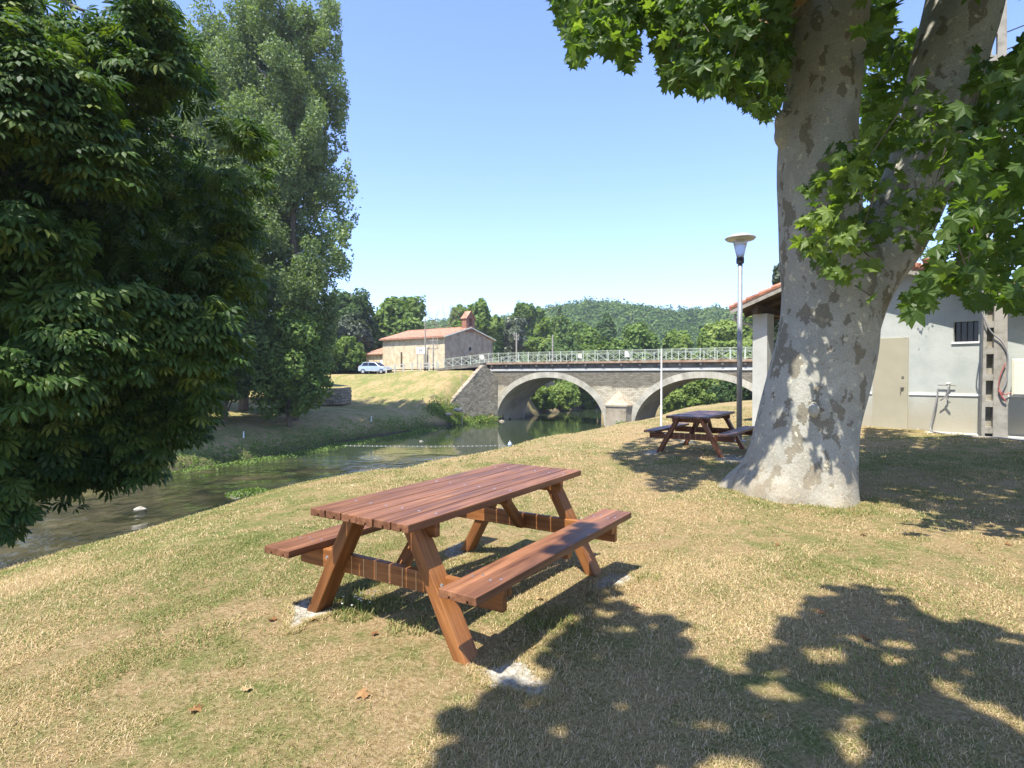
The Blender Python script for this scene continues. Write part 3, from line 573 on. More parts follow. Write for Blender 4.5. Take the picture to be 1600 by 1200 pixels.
# bushes seen through the arches
G2 = "bushes on the river bank beyond the arches"
for (d, a, b, yt, lab, ton) in ((79, 822, 868, 604, "dense green bush at the waterline seen through the left arch, nearest its shaded side", .5),
                           (84, 850, 905, 598, "rounded light green bush over the water in the middle of the left arch", .6),
                           (92, 895, 940, 606, "green bush over the water at the right side of the left arch", .45),
                           (74, 1028, 1075, 598, "light green bush at the left side of the right arch", .6),
                           (70, 1062, 1120, 588, "taller green bush in the middle of the right arch", .45),
                           (78, 1105, 1165, 586, "dark green bush at the right side of the right arch", .2),
                           (66, 1140, 1200, 592, "dark low bush behind the lamp column under the right arch", .2),
                           (77, 806, 836, 600, "dark bush in the shade of the left arch barrel", .1)):
    xc = ((a + b) / 2 - 800) / FPX * d; z0 = max(hz(xc, d), -3.6)
    far_tree("bush", lab, "bush", xc, d, z0 - .5, at(800, yt, d).z, (b - a) / 2 / FPX * d, 'leaf_light' if ton > .3 else 'leaf_dark', G2, nl=13, nleaf=9000, leaf=.26, base=0, tone=ton, trunk=.08, seed=int(a))

# ------------------------------------------------------------------ bridge
BR = math.atan2(-.538, .843); B0 = Vector((-1.75, 66.7, 0))
bridge = root("stone_bridge", B0, "two-arched cream stone road bridge with concrete deck over the river", "bridge", rz=BR)
A1, A2 = (0.0, 13.25), (16.4, 29.65); RISE = 4.95; XEND = 36
def archz(x, ext=0.0):
    for a, b in (A1, A2):
        c = (a + b) / 2; h = (b - a) / 2 + ext
        if abs(x - c) <= h: return WLV + (RISE + ext) * math.sqrt(max(0, 1 - ((x - c) / h) ** 2))
    return None
def bridge_parts():
    xs = [(-3.0, None), (-0.001, None)]
    for a, b in (A1, A2):
        c = (a + b) / 2; h = (b - a) / 2
        for k in range(41):
            th = math.pi * (1 - k / 40); xs.append((c + h * math.cos(th), WLV - .0 + RISE * math.sin(th)))
        if b == A1[1]: xs += [(b + .001, None), (A2[0] - .001, None)]
    xs += [(A2[1] + .001, None), (XEND, None)]
    TOPZ = 1.95
    for nm, yy, flip in (("spandrel_wall", 0.0, False), ("spandrel_wall", 6.0, True)):
        mb = MB()
        for (x0, z0), (x1, z1) in zip(xs[:-1], xs[1:]):
            if x1 - x0 < 1e-4 or (abs(x1 - x0) < .002): continue
            za = z0 if z0 is not None else -5.0; zb = z1 if z1 is not None else -5.0
            if (z0 is None) != (z1 is None): continue
            f = [0, 1, 2, 3] if not flip else [3, 2, 1, 0]
            mb.add([(x0, yy, za), (x1, yy, zb), (x1, yy, TOPZ), (x0, yy, TOPZ)], [f])
        mb.build(nm, M['bridge_stone'], bridge)
    for a, b in (A1, A2):
        c = (a + b) / 2; h = (b - a) / 2
        mb = MB(); ang = [math.pi * (1 - k / 48) for k in range(49)]
        ring = [(c + h * math.cos(t), WLV + RISE * math.sin(t)) for t in ang]
        ring = [(ring[0][0], -5.0)] + ring + [(ring[-1][0], -5.0)]
        for (x0, z0), (x1, z1) in zip(ring[:-1], ring[1:]): mb.add([(x0, 0, z0), (x0, 6, z0), (x1, 6, z1), (x1, 0, z1)], [[0, 1, 2, 3]])
        mb.build("arch_barrel", M['barrel'], bridge, smooth=True)
        for y0, y1 in ((-.03, .12), (5.88, 6.03)):
            mb = MB(); nb = 41; th = .62
            for k in range(nb):
                t0 = math.pi * (1 - (k + .012) / nb); t1 = math.pi * (1 - (k + .988) / nb)
                poly = []
                for tt, e in ((t0, .0), (t1, .0), (t1, th), (t0, th)): poly.append((c + (h + e) * math.cos(tt), WLV + (RISE + e) * math.sin(tt)))
                mb.prism(poly, y0, y1, random.random())
            mb.build("arch_ring", M['ring_stone'], bridge)
    # cutwater of the pier
    mb = MB(); x0, x1 = A1[1] + .25, A2[0] - .25; xm = (x0 + x1) / 2; zt = -1.45
    pl = [(x0, 0), (x0 + .25, -.9), (xm, -1.45), (x1 - .25, -.9), (x1, 0)]
    v = [(x, y, -5.2) for x, y in pl] + [(x, y, zt) for x, y in pl]; n = 5
    f = [[i, i + 1, i + 1 + n, i + n] for i in range(n - 1)]
    mb.add(v, f); mb.build("cutwater", M['pier_stone'], bridge)
    mb = MB(); v = [(x * 1.0 + (x - xm) * .08, y * 1.06, zt) for x, y in pl] + [(xm, -.02, 0.02)] + [(x * 1.0 + (x - xm) * .08, y * 1.06, zt - .14) for x, y in pl]
    mb.add(v, [[i, i + 1, 5] for i in range(4)] + [[6 + i, 7 + i, i + 1, i] for i in range(4)]); mb.build("cutwater_cap", M['pier_stone'], bridge)
    # deck
    MB().box(-1.0, XEND, -.10, 6.10, 1.952, 2.2).build("cornice_band", M['concrete_pale'], bridge, bevel=.01)
    MB().box(-1.0, XEND, .05, 5.95, 2.203, 2.70).build("deck_beam", M['concrete_dark'], bridge)
    x = -.6
    while x < XEND: MB().box(x, x + .22, -.28, .047, 2.46, 2.70).build("bracket", M['concrete_dark'], bridge); x += 1.95
    MB().box(-1.2, XEND, -.36, 6.36, 2.703, 2.93).build("deck_slab", M['deck_edge'], bridge, bevel=.015)
    # approach ramp slab
    mb = MB(); mb.prism([(-8.6, 2.05), (-1.22, 2.50), (-1.22, 2.92), (-8.6, 2.27)], -.36, 6.36); mb.build("approach_slab", M['concrete_dark'], bridge)
bridge_parts()
def wing_wall():
    A = Vector((-1.62, 66.55, 0)); W2 = Vector((-6.9, 63.0, 0)); d = (W2 - A); n = Vector((d.y, -d.x, 0)).normalized() * .7
    if n.y < 0: n = -n
    t = root("wing_wall", (A.x, A.y, -3.7), "sloping rubble stone wing wall between grassy bank and left arch", "wall")
    top = [(0, .95), (.12, 1.9), (.26, 2.62), (.33, 2.45), (1.0, -1.95)]
    mb = MB(); P = [A + d * u + Vector((0, 0, z)) for u, z in top] + [A + d * 1.0 + Vector((0, 0, -5)), A + Vector((0, 0, -5))]
    m = len(P); mb.add([p for p in P] + [p + n for p in P], [list(range(m))[::-1], list(range(m, 2 * m))] + [[i, (i + 1) % m, (i + 1) % m + m, i + m] for i in range(m)])
    mb.build("wall_body", M['wing_stone'], t, world=True)
    mb = MB()
    c0 = A + d * .30 + Vector((0, 0, 2.58)) + n * .5; c1 = A + d * 1.03 + Vector((0, 0, -2.05)) + n * .5
    for k in range(14):
        a = c0.lerp(c1, (k + .04) / 14); b = c0.lerp(c1, (k + .96) / 14); mb.beam(a, b, .74 + random.uniform(-.05, .05), .11 + random.uniform(-.03, .03), r=random.random())
    mb.build("coping", M['pier_stone'], t, world=True, bevel=.02)
wing_wall()
road = MB()
def BW(t, y, z): # bridge local -> world
    c, s = math.cos(BR), math.sin(BR); return (B0.x + t * c - y * s, B0.y + t * s + y * c, z)
road.add([BW(-1.2, .2, 2.936), BW(XEND, .2, 2.936), BW(XEND, 5.8, 2.936), BW(-1.2, 5.8, 2.936), BW(-8.6, .2, 2.285), BW(-8.6, 5.8, 2.285), BW(-40, .2, 2.09), BW(-40, 5.8, 2.09)],
         [[0, 1, 2, 3], [4, 0, 3, 5], [6, 4, 5, 7]])
tag(road.build("road", M['asphalt']), "asphalt road crossing the bridge", kind="structure")
# railings
def railing(yy, label):
    t = root("bridge_railing", BW(0, yy, 2.93), label, "railing", "railings of the bridge", rz=BR)
    bay = 1.32; xs = [-0.9 + i * bay for i in range(28)]
    for z, h in ((1.05, .042), (.93, .024), (.12, .032)):
        MB().box(xs[0], xs[-1], -.025, .025, z - h / 2, z + h / 2).build("rail", M['rail_paint'], t)
    post = None; pan = None
    for i, x in enumerate(xs):
        if post is None:
            post = MB().box(-.035, .035, -.03, .03, 0, 1.1).build("post", M['rail_paint'], t); c = post
        else: c = post.copy(); COL.objects.link(c); c.parent = t
        c.location = (x, 0, 0)
        if i < len(xs) - 1:
            if pan is None:
                mb = MB(); q = .018
                mb.beam((.04, 0, .14), (bay - .04, 0, .91), .016, .022); mb.beam((.04, .004, .91), (bay - .04, .004, .14), .016, .022)
                mb.beam((bay / 2, -.004, .14), (bay / 2, -.004, .92), .016, .02, up=(0, 1, 0))
                pan = mb.build("lattice_panel", M['rail_paint'], t); c = pan
            else: c = pan.copy(); COL.objects.link(c); c.parent = t
            c.location = (x, 0, 0)
    # sloping piece on the approach
    for z, h in ((1.05, .042), (.93, .024), (.12, .032)):
        MB().beam((xs[0], 0, z), (-8.7, 0, z - .68), .05, h).build("rail", M['rail_paint'], t)
    for i in range(1, 7):
        c = post.copy(); COL.objects.link(c); c.parent = t; c.location = (xs[0] - i * 1.3, 0, -.68 * i / 6)
        mb = MB(); x1 = xs[0] - i * 1.3; x0 = x1 + 1.3; z1 = -.68 * i / 6; z0 = -.68 * (i - 1) / 6
        mb.beam((x0, 0, .14 + z0), (x1, 0, .91 + z1), .02, .035); mb.beam((x0, .004, .91 + z0), (x1, .004, .14 + z1), .02, .035); mb.build("lattice_panel", M['rail_paint'], t)
    return t
railing(-.25, "pale green lattice railing on the near edge of the bridge")
railing(6.25, "pale green lattice railing on the far edge of the bridge")
def plate(name, label, cat, px, py, d, w, h, mat, round_=False, group=None):
    p = at(px, py, d); t = root(name, p, label, cat, group)
    mb = MB()
    if round_: mb.tube([(0, -.02, 0), (0, .02, 0)], [w / 2, w / 2], 20)
    else: mb.box(-w / 2, w / 2, -.015, .015, -h / 2, h / 2)
    mb.build("plate", M[mat], t)
    MB().box(-.03, .03, .02, .05, -h / 2 - .3, h / 2).build("bracket", M['steel'], t); return t
plate("road_sign", "round pale sign on the railing above the wing wall", "sign", 753, 558, 66.8, .55, .55, 'cream', True)
plate("road_sign", "small cream square plate hanging on the railing near its middle", "sign", 980, 553, 58.0, .5, .6, 'cream')
plate("road_sign", "small faded cream square plate on the railing over the left arch", "sign", 906, 556, 61.3, .4, .5, 'cream')

# ------------------------------------------------------------------ chapel
def chapel():
    C0 = Vector((-9.4, 82.0)); u = Vector((-.8, .6)); v = Vector((.6, .8)); L, Wd = 13.0, 10.7; ze, zr, zg = 6.85, 8.35, 1.2
    t = root("chapel", (C0.x, C0.y, zg), "old rendered chapel with orange tiled roof and brick bell gable", "church")
    def P(a, b, z): q = C0 + u * a + v * b; return Vector((q.x, q.y, z))
    side = MB(); side.add([P(0, 0, zg), P(L, 0, zg), P(L, 0, ze), P(0, 0, ze)], [[1, 0, 3, 2]])
    side.add([P(0, Wd, zg), P(L, Wd, zg), P(L, Wd, ze), P(0, Wd, ze)], [[0, 1, 2, 3]]); side.add([P(L, 0, zg), P(L, Wd, zg), P(L, Wd, ze), P(L, Wd / 2, zr), P(L, 0, ze)], [[1, 0, 4, 3, 2]])
    side.build("wall", M['church_side'], t, world=True)
    fr = MB(); fr.add([P(0, 0, zg), P(0, Wd, zg), P(0, Wd, ze), P(0, Wd / 2, zr), P(0, 0, ze)], [[0, 1, 2, 3, 4]])
    wl = fr.build("front_wall", M['church_front'], t, world=True); wl["label"] = "greyish brown rendered gable wall"
    # roof planes with overhang and thickness
    mb = MB(); o = .45; sl = (zr - ze) / (Wd / 2)
    for b0, b1 in ((-o, Wd / 2), (Wd + o, Wd / 2)):
        z0 = ze - o * sl + .04; z1 = zr + .04
        q = [P(-.25, b0, z0), P(L + .3, b0, z0), P(L + .3, b1, z1), P(-.25, b1, z1)]
        mb.add(q + [x + Vector((0, 0, .16)) for x in q], [[0, 1, 2, 3], [7, 6, 5, 4], [0, 4, 5, 1], [1, 5, 6, 2], [2, 6, 7, 3], [3, 7, 4, 0]])
    # tile courses running down the slope
    rf = mb.build("roof", M['tile'], t, world=True)
    mt = MB(); n = 46
    for k in range(n):
        a = -.2 + (L + .45) * (k + .5) / n
        for b0, b1 in ((-o, Wd / 2), (Wd + o, Wd / 2)):
            p0 = P(a, b0, ze - o * sl + .2); p1 = P(a, b1, zr + .2); mt.tube([p0, p1], [.09, .09], 6, r=random.random())
    mt.build("tile_rows", M['tile'], rf, world=False).location = (0, 0, 0)
    rf.children[0].data.transform(Matrix.Translation(-Vector(t.location)))
    mt = MB(); mt.beam(P(-.2, Wd / 2, zr + .25), P(L + .2, Wd / 2, zr + .25), .3, .14); x = mt.build("ridge", M['tile'], rf); x.data.transform(Matrix.Translation(-Vector(t.location)))
    # verge lines pale
    mb = MB()
    for b0 in (-o, Wd + o): mb.beam(P(-.3, b0, ze - o * sl + .1), P(-.3, Wd / 2, zr + .1), .12, .16)
    mb.build("verge_trim", M['cream'], t, world=True)
    # bell gable
    bg_ = MB(); c = Wd / 2; w2 = .95; d0, d1 = -.15, .75
    z0, zs, zp = zr - .5, 9.75, 10.75
    # front with opening: frame pieces
    for (b0, b1, za, zb) in ((c - w2, c - .38, z0, zs), (c + .38, c + w2, z0, zs), (c - .38, c + .38, z0, z0 + .75)):
        q = [P(a, b, z) for z in (za, zb) for b in (b0, b1) for a in (d0, d1)]
        bg_.add(q, [[0, 2, 3, 1], [4, 5, 7, 6], [0, 1, 5, 4], [2, 6, 7, 3], [0, 4, 6, 2], [1, 3, 7, 5]])
    q = [(c - w2, zs), (c - .38, zs), (c - .3, zs - .02), (c - .19, zs + .12), (c, zs + .18), (c + .19, zs + .12), (c + .3, zs - .02), (c + .38, zs), (c + w2, zs), (c, zp)]
    va = [P(d0, b, z + .002) for b, z in q]; vb = [P(d1, b, z + .002) for b, z in q]; n = len(q)
    bg_.add(va + vb, [list(range(n)), list(range(2 * n - 1, n - 1, -1))] + [[i, i + n, (i + 1) % n + n, (i + 1) % n] for i in range(n)])
    bell = bg_.build("bell_gable", M['brick'], t, world=True)
    r_ = MB()
    for sgn in (-1, 1): r_.beam(P((d0 + d1) / 2, c + sgn * (w2 + .12), zs - .02), P((d0 + d1) / 2, c, zp + .13), 1.15, .1)
    x = r_.build("cap_tiles", M['tile'], bell); x.data.transform(Matrix.Translation(-Vector(t.location)))
    r_ = MB(); r_.lathe([(.04, .5), (.13, .45), (.17, .15), (.24, 0)], P(.3, c, z0 + .95), 12); x = r_.build("bell", M['concrete_dark'], bell, smooth=True); x.data.transform(Matrix.Translation(-Vector(t.location)))
    # door with arch, oculus
    def arch(c0, w, za, zb, a, mat, name):
        pts = [(c0 - w / 2, za), (c0 + w / 2, za), (c0 + w / 2, zb - w / 2)] + [(c0 + w / 2 * math.cos(k * math.pi / 8), zb - w / 2 + w / 2 * math.sin(k * math.pi / 8)) for k in range(1, 8)] + [(c0 - w / 2, zb - w / 2)]
        mb = MB(); n = len(pts); vs = [P(a, b, z) for b, z in pts] + [P(a + .05, b, z) for b, z in pts]
        mb.add(vs, [list(range(n)), list(range(2 * n - 1, n - 1, -1))] + [[i, i + n, (i + 1) % n + n, (i + 1) % n] for i in range(n)]); return mb.build(name, M[mat], t, world=True)
    arch(c - .1, 1.7, zg, 3.75, -.04, 'glass_dark', "door")
    mb = MB()
    for k in range(13):
        a0 = math.pi * k / 12; mb.beam(P(-.06, c - .1 + 1.25 * math.cos(a0), 3.4 + 1.5 * math.sin(a0)), P(-.06, c - .1 + 1.25 * math.cos(a0 + .26), 3.4 + 1.5 * math.sin(a0 + .26)), .2, .05) if k < 12 else None
    mb.build("door_arch", M['ring_stone'], t, world=True)
    mb = MB(); mb.add([P(-.03, c + .28 * math.cos(k * .785), 5.35 + .28 * math.sin(k * .785)) for k in range(8)], [list(range(8))]); mb.build("oculus", M['glass_dark'], t, world=True)
    mb = MB(); q = [P(a, b, z) for z in (2.7, 4.9) for b in (-.05, -.02) for a in (8.6, 8.95)]; mb.add(q, [[0, 2, 3, 1], [4, 5, 7, 6], [0, 1, 5, 4], [2, 6, 7, 3], [0, 4, 6, 2], [1, 3, 7, 5]]); mb.build("window", M['darkwood'], t, world=True)
    # annex
    t2 = root("annex", P(L + .3, 1, zg), "low tiled annex with white door at the left end of the chapel", "building")
    a0, a1, b0, b1, h0, h1 = L + .05, L + 4.9, .8, 6.0, 4.75, 5.8
    mb = MB(); q = [P(a, b, z) for z in (zg, h0) for b in (b0, b1) for a in (a0, a1)]; mb.add(q, [[0, 2, 3, 1], [4, 5, 7, 6], [0, 1, 5, 4], [2, 6, 7, 3], [0, 4, 6, 2], [1, 3, 7, 5]]); mb.build("wall", M['church_side'], t2, world=True)
    mb = MB(); q = [P(a0, b0 - .4, h0 - .05), P(a1 + .5, b0 - .4, h0 - .05), P(a1 - 1, (b0 + b1) / 2, h1), P(a0, (b0 + b1) / 2, h1), P(a0, b1 + .4, h0 - .05), P(a1 + .5, b1 + .4, h0 - .05)]
    mb.add(q + [x + Vector((0, 0, .14)) for x in q], [[7, 6, 9, 8], [9, 10, 11, 8][::-1], [6, 7, 1, 0], [7, 8, 11], [0, 1, 2, 3], [3, 2, 5, 4], [7, 11, 5, 1]]); mb.build("roof", M['tile'], t2, world=True)
    mb = MB(); q = [P(a, b, z) for z in (zg + .7, 3.85) for b in (b0 - .06, b0 - .01) for a in (a0 + .25, a0 + 1.4)]; mb.add(q, [[0, 2, 3, 1], [4, 5, 7, 6], [0, 1, 5, 4], [2, 6, 7, 3], [0, 4, 6, 2], [1, 3, 7, 5]]); mb.build("door", M['white_paint'], t2, world=True)
    mb = MB(); q = [P(a, b, z) for z in (zg + .7, 3.6) for b in (b0 - .05, b0 - .01) for a in (a0 + 2.3, a0 + 2.6)]; mb.add(q, [[0, 2, 3, 1], [4, 5, 7, 6], [0, 1, 5, 4], [2, 6, 7, 3], [0, 4, 6, 2], [1, 3, 7, 5]]); mb.build("window", M['darkwood'], t2, world=True)
chapel()

# ------------------------------------------------------------------ car, fence, poles by the chapel
def car():
    p = at(586, 584, 77.5); z = 1.72
    t = root("parked_car", (p.x, p.y, hz(p.x, p.y) + .02), "silver-blue hatchback parked on the bank beside the hedge", "car", rz=R(-14))
    prof = [(-2.0, .35), (-2.02, .75), (-1.9, 1.05), (-1.65, 1.12), (-1.35, 1.5), (-.4, 1.56), (.35, 1.5), (1.0, 1.02), (1.75, .88), (2.0, .7), (2.05, .35)]
    n = len(prof); W_ = .84; vs = []
    for s in (-1, 1):
        for x, zz in prof: vs.append((x, s * W_ * (1 - max(0, zz - .95) * .28), zz))
    fs = [list(range(n))[::1], list(range(2 * n - 1, n - 1, -1))] + [[i, i + n, (i + 1) % n + n, (i + 1) % n] for i in range(n)]
    MB().add(vs, fs).build("body", M['carpaint'], t, bevel=.03)
    for s in (-1, 1):
        for q in ([(-1.5, 1.08), (-1.28, 1.44), (-.62, 1.49), (-.62, 1.06)], [(-.55, 1.06), (-.55, 1.49), (.28, 1.44), (.85, 1.04)]):
            mb = MB(); v = [(x, s * (W_ * (1 - max(0, zz - .95) * .28) + .012), zz) for x, zz in q]; mb.add(v, [[0, 1, 2, 3] if s > 0 else [3, 2, 1, 0]]); mb.build("side_window", M['glass_dark'], t)
    mb = MB(); mb.add([(.42, -.66, 1.47), (.42, .66, 1.47), (.98, .74, 1.06), (.98, -.74, 1.06)], [[0, 1, 2, 3][::-1]]); x = mb.build("windscreen", M['glass_dark'], t); x.data.transform(Matrix.Translation((.02, 0, .03)))
    for x_ in (-1.3, 1.3):
        for s in (-1, 1):
            mb = MB(); mb.tube([(x_, s * .70, .32), (x_, s * .88, .32)], [.32, .32], 20); wv = mb.build("wheel", M['black'], t)
            mb = MB(); mb.tube([(x_, s * .86, .32), (x_, s * .90, .32)], [.2, .19], 14); mb.build("rim", M['zinc'], wv)
    for s in (-1, 1):
        MB().box(1.85, 2.04, s * .62 - .16, s * .62 + .16, .66, .82).build("headlight", M['lamp_glass'], t); MB().box(-2.05, -1.93, s * .68 - .1, s * .68 + .1, .7, 1.0).build("tail_light", M['redcable'], t)
car()
def road_fence():
    t = root("roadside_fence", at(640, 580, 73.5), "low white post and rail fence along the top of the bank", "fence")
    pts = []
    for k in range(9):
        px = 684 - k * 13.4; d = 71.6 + k * .75; x = (px - 800) / FPX * d; pts.append(Vector((x, d, hz(x, d))))
    for p in pts: MB().box(p.x - .09, p.x + .09, p.y - .09, p.y + .09, p.z - .3, p.z + 1.02).build("post", M['concrete_pale'], t, world=True)
    for zz in (.9, .5):
        for a, b in zip(pts[:-1], pts[1:]): MB().beam(a + Vector((0, .0, zz)), b + Vector((0, 0, zz)), .05, .09).build("rail", M['concrete_pale'], t, world=True)
road_fence()
def pole(name, label, cat, px, ytop, d, rad, mat, arms=(), group=None, ybase=None):
    x = (px - 800) / FPX * d; z0 = hz(x, d) if ybase is None else at(px, ybase, d).z; zt = at(px, ytop, d).z if ytop > 0 else z0 - ytop
    t = root(name, (x, d, z0), label, cat, group); MB().tube([(0, 0, -.2), (0, 0, zt - z0)], [rad, rad * .75], 10).build("pole", M[mat], t)
    for ya, w_ in arms:
        za = at(px, ya, d).z - z0; m = MB(); m.box(-w_ / 2, w_ / 2, -.05, .05, za - .05, za + .05)
        for s in (-1, 0, 1): m.lathe([(.04, 0), (.07, .05), (.05, .2)], (s * w_ * .42, 0, za + .05), 8)
        m.build("crossarm", M[mat], t)
    return t
pole("utility_pole", "tall thin pale pole rising in front of the chapel side wall", "pole", 664.5, 498, 74, .10, 'pole_concrete')
pole("utility_pole", "thick short pole right beside the tall one before the chapel", "pole", 668, 543, 73.5, .14, 'pole_concrete')
pole("utility_pole", "pole with three crossarms at the right of the chapel side wall", "pole", 677, 527, 74.5, .09, 'pole_concrete', ((532, 1.3), (538, 1.3), (545, 1.3)))
pole("utility_pole", "concrete pole with insulators behind the railing, near the cypress", "pole", 807, 520, 84, .13, 'pole_concrete', ((525, .8), (530, .7)), ybase=568)
pole("utility_pole", "bare pale pole behind the railing above the left arch", "pole", 863.5, 523, 82, .13, 'pole_concrete', ybase=568)
def panel():
    d = 73; a = at(650.5, 553, d); b = at(664, 542, d); t = root("notice_board", (a.x + .5, d, hz(a.x + .5, d)), "white notice board on two posts before the chapel wall", "sign")
    MB().box(a.x, b.x, d - .04, d, a.z, b.z).build("panel", M['white_paint'], t, world=True)
    mb = MB()
    for fx in (.36, .60): mb.box(a.x + (b.x - a.x) * fx, a.x + (b.x - a.x) * (fx + .05), d - .05, d - .042, a.z + .12, b.z - .12)
    mb.box(a.x + (b.x - a.x) * .41, a.x + (b.x - a.x) * .60, d - .05, d - .042, (a.z + b.z) / 2 - .05, (a.z + b.z) / 2 + .05); mb.build("lettering", M['steel'], t, world=True)
    for x in (a.x + .12, b.x - .12): MB().box(x - .05, x + .05, d + .003, d + .08, hz(x, d) - .2, b.z).build("post", M['pole_concrete'], t, world=True)
panel()
pole("marker_post", "thin tall staff standing in the water before the wing wall", "post", 722, 585, 62, .04, 'pole_concrete')
pole("marker_post", "short white marker stub on the shaded grass bank", "post", 580, -.5, 50, .07, 'white_paint')
pole("marker_post", "short white marker stub on the bank under the dark trees", "post", 380, -.42, 38, .05, 'white_paint')
pole("flag_pole", "slim white pole standing on the lawn behind the farther picnic table", "pole", 1033.5, 545, 17, .03, 'white_paint')
# hedge left of the car
def hedge():
    a = at(528, 584, 86); b = at(572, 584, 84); n = 5000; u = rng.uniform(0, 1, n)
    P = np.array(a)[None] * (1 - u[:, None]) + np.array(b)[None] * u[:, None]; P[:, 2] = 1.0 + rng.uniform(0, 2.3, n); P[:, 1] += rng.uniform(-.7, .7, n); P[:, 2] += .12 * snoise(P, 2)
    t = root("hedge", (a.x, 86, 1.2), "clipped green hedge at the left of the parked car", "hedge")
    V, F, k = scatter(QUAD, QF, P, frames(n, rng.normal(size=(n, 3)) + np.array([0, -.6, .6])), rng.uniform(.25, .45, n)); mesh_np("foliage", V, F, M['leaf_mid'], t, rnd=np.repeat(np.clip(rng.normal(.4, .15, n), 0, 1), k))
hedge()
# curved retaining wall on the far bank
def ret_wall():
    pts = [at(445, 622, 60), at(475, 624, 57), at(510, 624, 56.5), at(535, 618, 58.5), at(546, 607, 62)]
    sp = smooth_path([(p.x, p.y, 0) for p in pts], 8); t = root("retaining_wall", (pts[2].x, pts[2].y, -1.2), "curved dry stone retaining wall on the far lawn left of the slope", "wall")
    mb = MB(); r = np.random.default_rng(4)
    for row in range(6):
        for a, b in zip(sp[:-1], sp[1:]):
            for s in range(2):
                p = a.lerp(b, s / 2 + .03); q = a.lerp(b, s / 2 + .47); z = -1.25 + row * .27 + r.uniform(-.02, .02)
                mb.beam((p.x, p.y, z), (q.x, q.y, z + r.uniform(-.02, .02)), .45 + r.uniform(-.08, .08), .24, r=r.random())
    mb.build("stones", M['wing_stone'], t, world=True, bevel=.03)
    # soil and turf held up by the wall
    top = [(p.x, p.y, .38) for p in sp]; back = [(-24, 66, .6), (-30, 60, .5), (-24, 57, .2)]
    mb = MB(); cen = (-21.5, 61.5, .95); ring = top + [back[0], back[1], back[2]]; n = len(ring)
    mb.add(ring + [cen], [[i, (i + 1) % n, n] for i in range(n)]); x = mb.build("turf_top", M['lawn'], t, world=True, smooth=True)
ret_wall()

# ------------------------------------------------------------------ leaves for near trees
def plane_leaf_template():
    lobes = [(0.0, -.06), (.10, -.22), (.34, -.20), (.28, -.06), (.50, .05), (.36, .14), (.50, .36), (.27, .30), (.16, .38), (.0, .70)]
    half = lobes; pts = [(x, y) for x, y in half] + [(-x, y) for x, y in half[-2:0:-1]]
    V = [(0, .08, 0)] + [(x, y, -.30 * abs(x) - .55 * max(0, y - .25) ** 1.2 + .07 * math.sin(9 * x + 5 * y)) for x, y in pts]
    n = len(pts); F = [[0, i + 1, (i + 1) % n + 1] for i in range(n)]
    return np.array(V), np.array(F)
PLV, PLF = plane_leaf_template()
def simple_leaf():  # 5-point cheaper leaf for the upper crown
    pts = [(0, -.2), (.4, -.15), (.5, .3), (0, .65), (-.5, .3), (-.4, -.15)]
    return np.array([(0, .1, .05)] + [(x, y, -.1 * abs(x)) for x, y in pts]), np.array([[0, i + 1, (i + 1) % 6 + 1] for i in range(6)])
SLV, SLF = simple_leaf()
def chestnut_template():
    V = []; F = []
    for k, (a, l) in enumerate(((-2.15, .62), (-1.35, .86), (-.62, .98), (0, 1.05), (.62, .98), (1.35, .86), (2.15, .62))):
        a = a * .82; dx, dy = math.sin(a), math.cos(a); sx, sy = dy, -dx; b = len(V)
        for (t, w_, z) in ((.05, 0, 0), (.45, .085, -.02), (.45, -.085, -.02), (.74, .13, -.14), (.74, -.13, -.14), (1.0, 0, -.38)):
            V.append((dx * l * t + sx * w_ * l, dy * l * t + sy * w_ * l, z * l - abs(w_) * .0))
        V.append((dx * l * .62, dy * l * .62, -.05 * l + .035))
        m = b + 6
        F += [[b, b + 1, m], [b, m, b + 2], [b + 1, b + 3, m], [b + 2, m, b + 4], [b + 3, b + 5, m], [m, b + 5, b + 4]]
    return np.array(V), np.array(F)
CHV, CHF = chestnut_template()
def unit(a): return a / np.linalg.norm(a, axis=-1, keepdims=True)

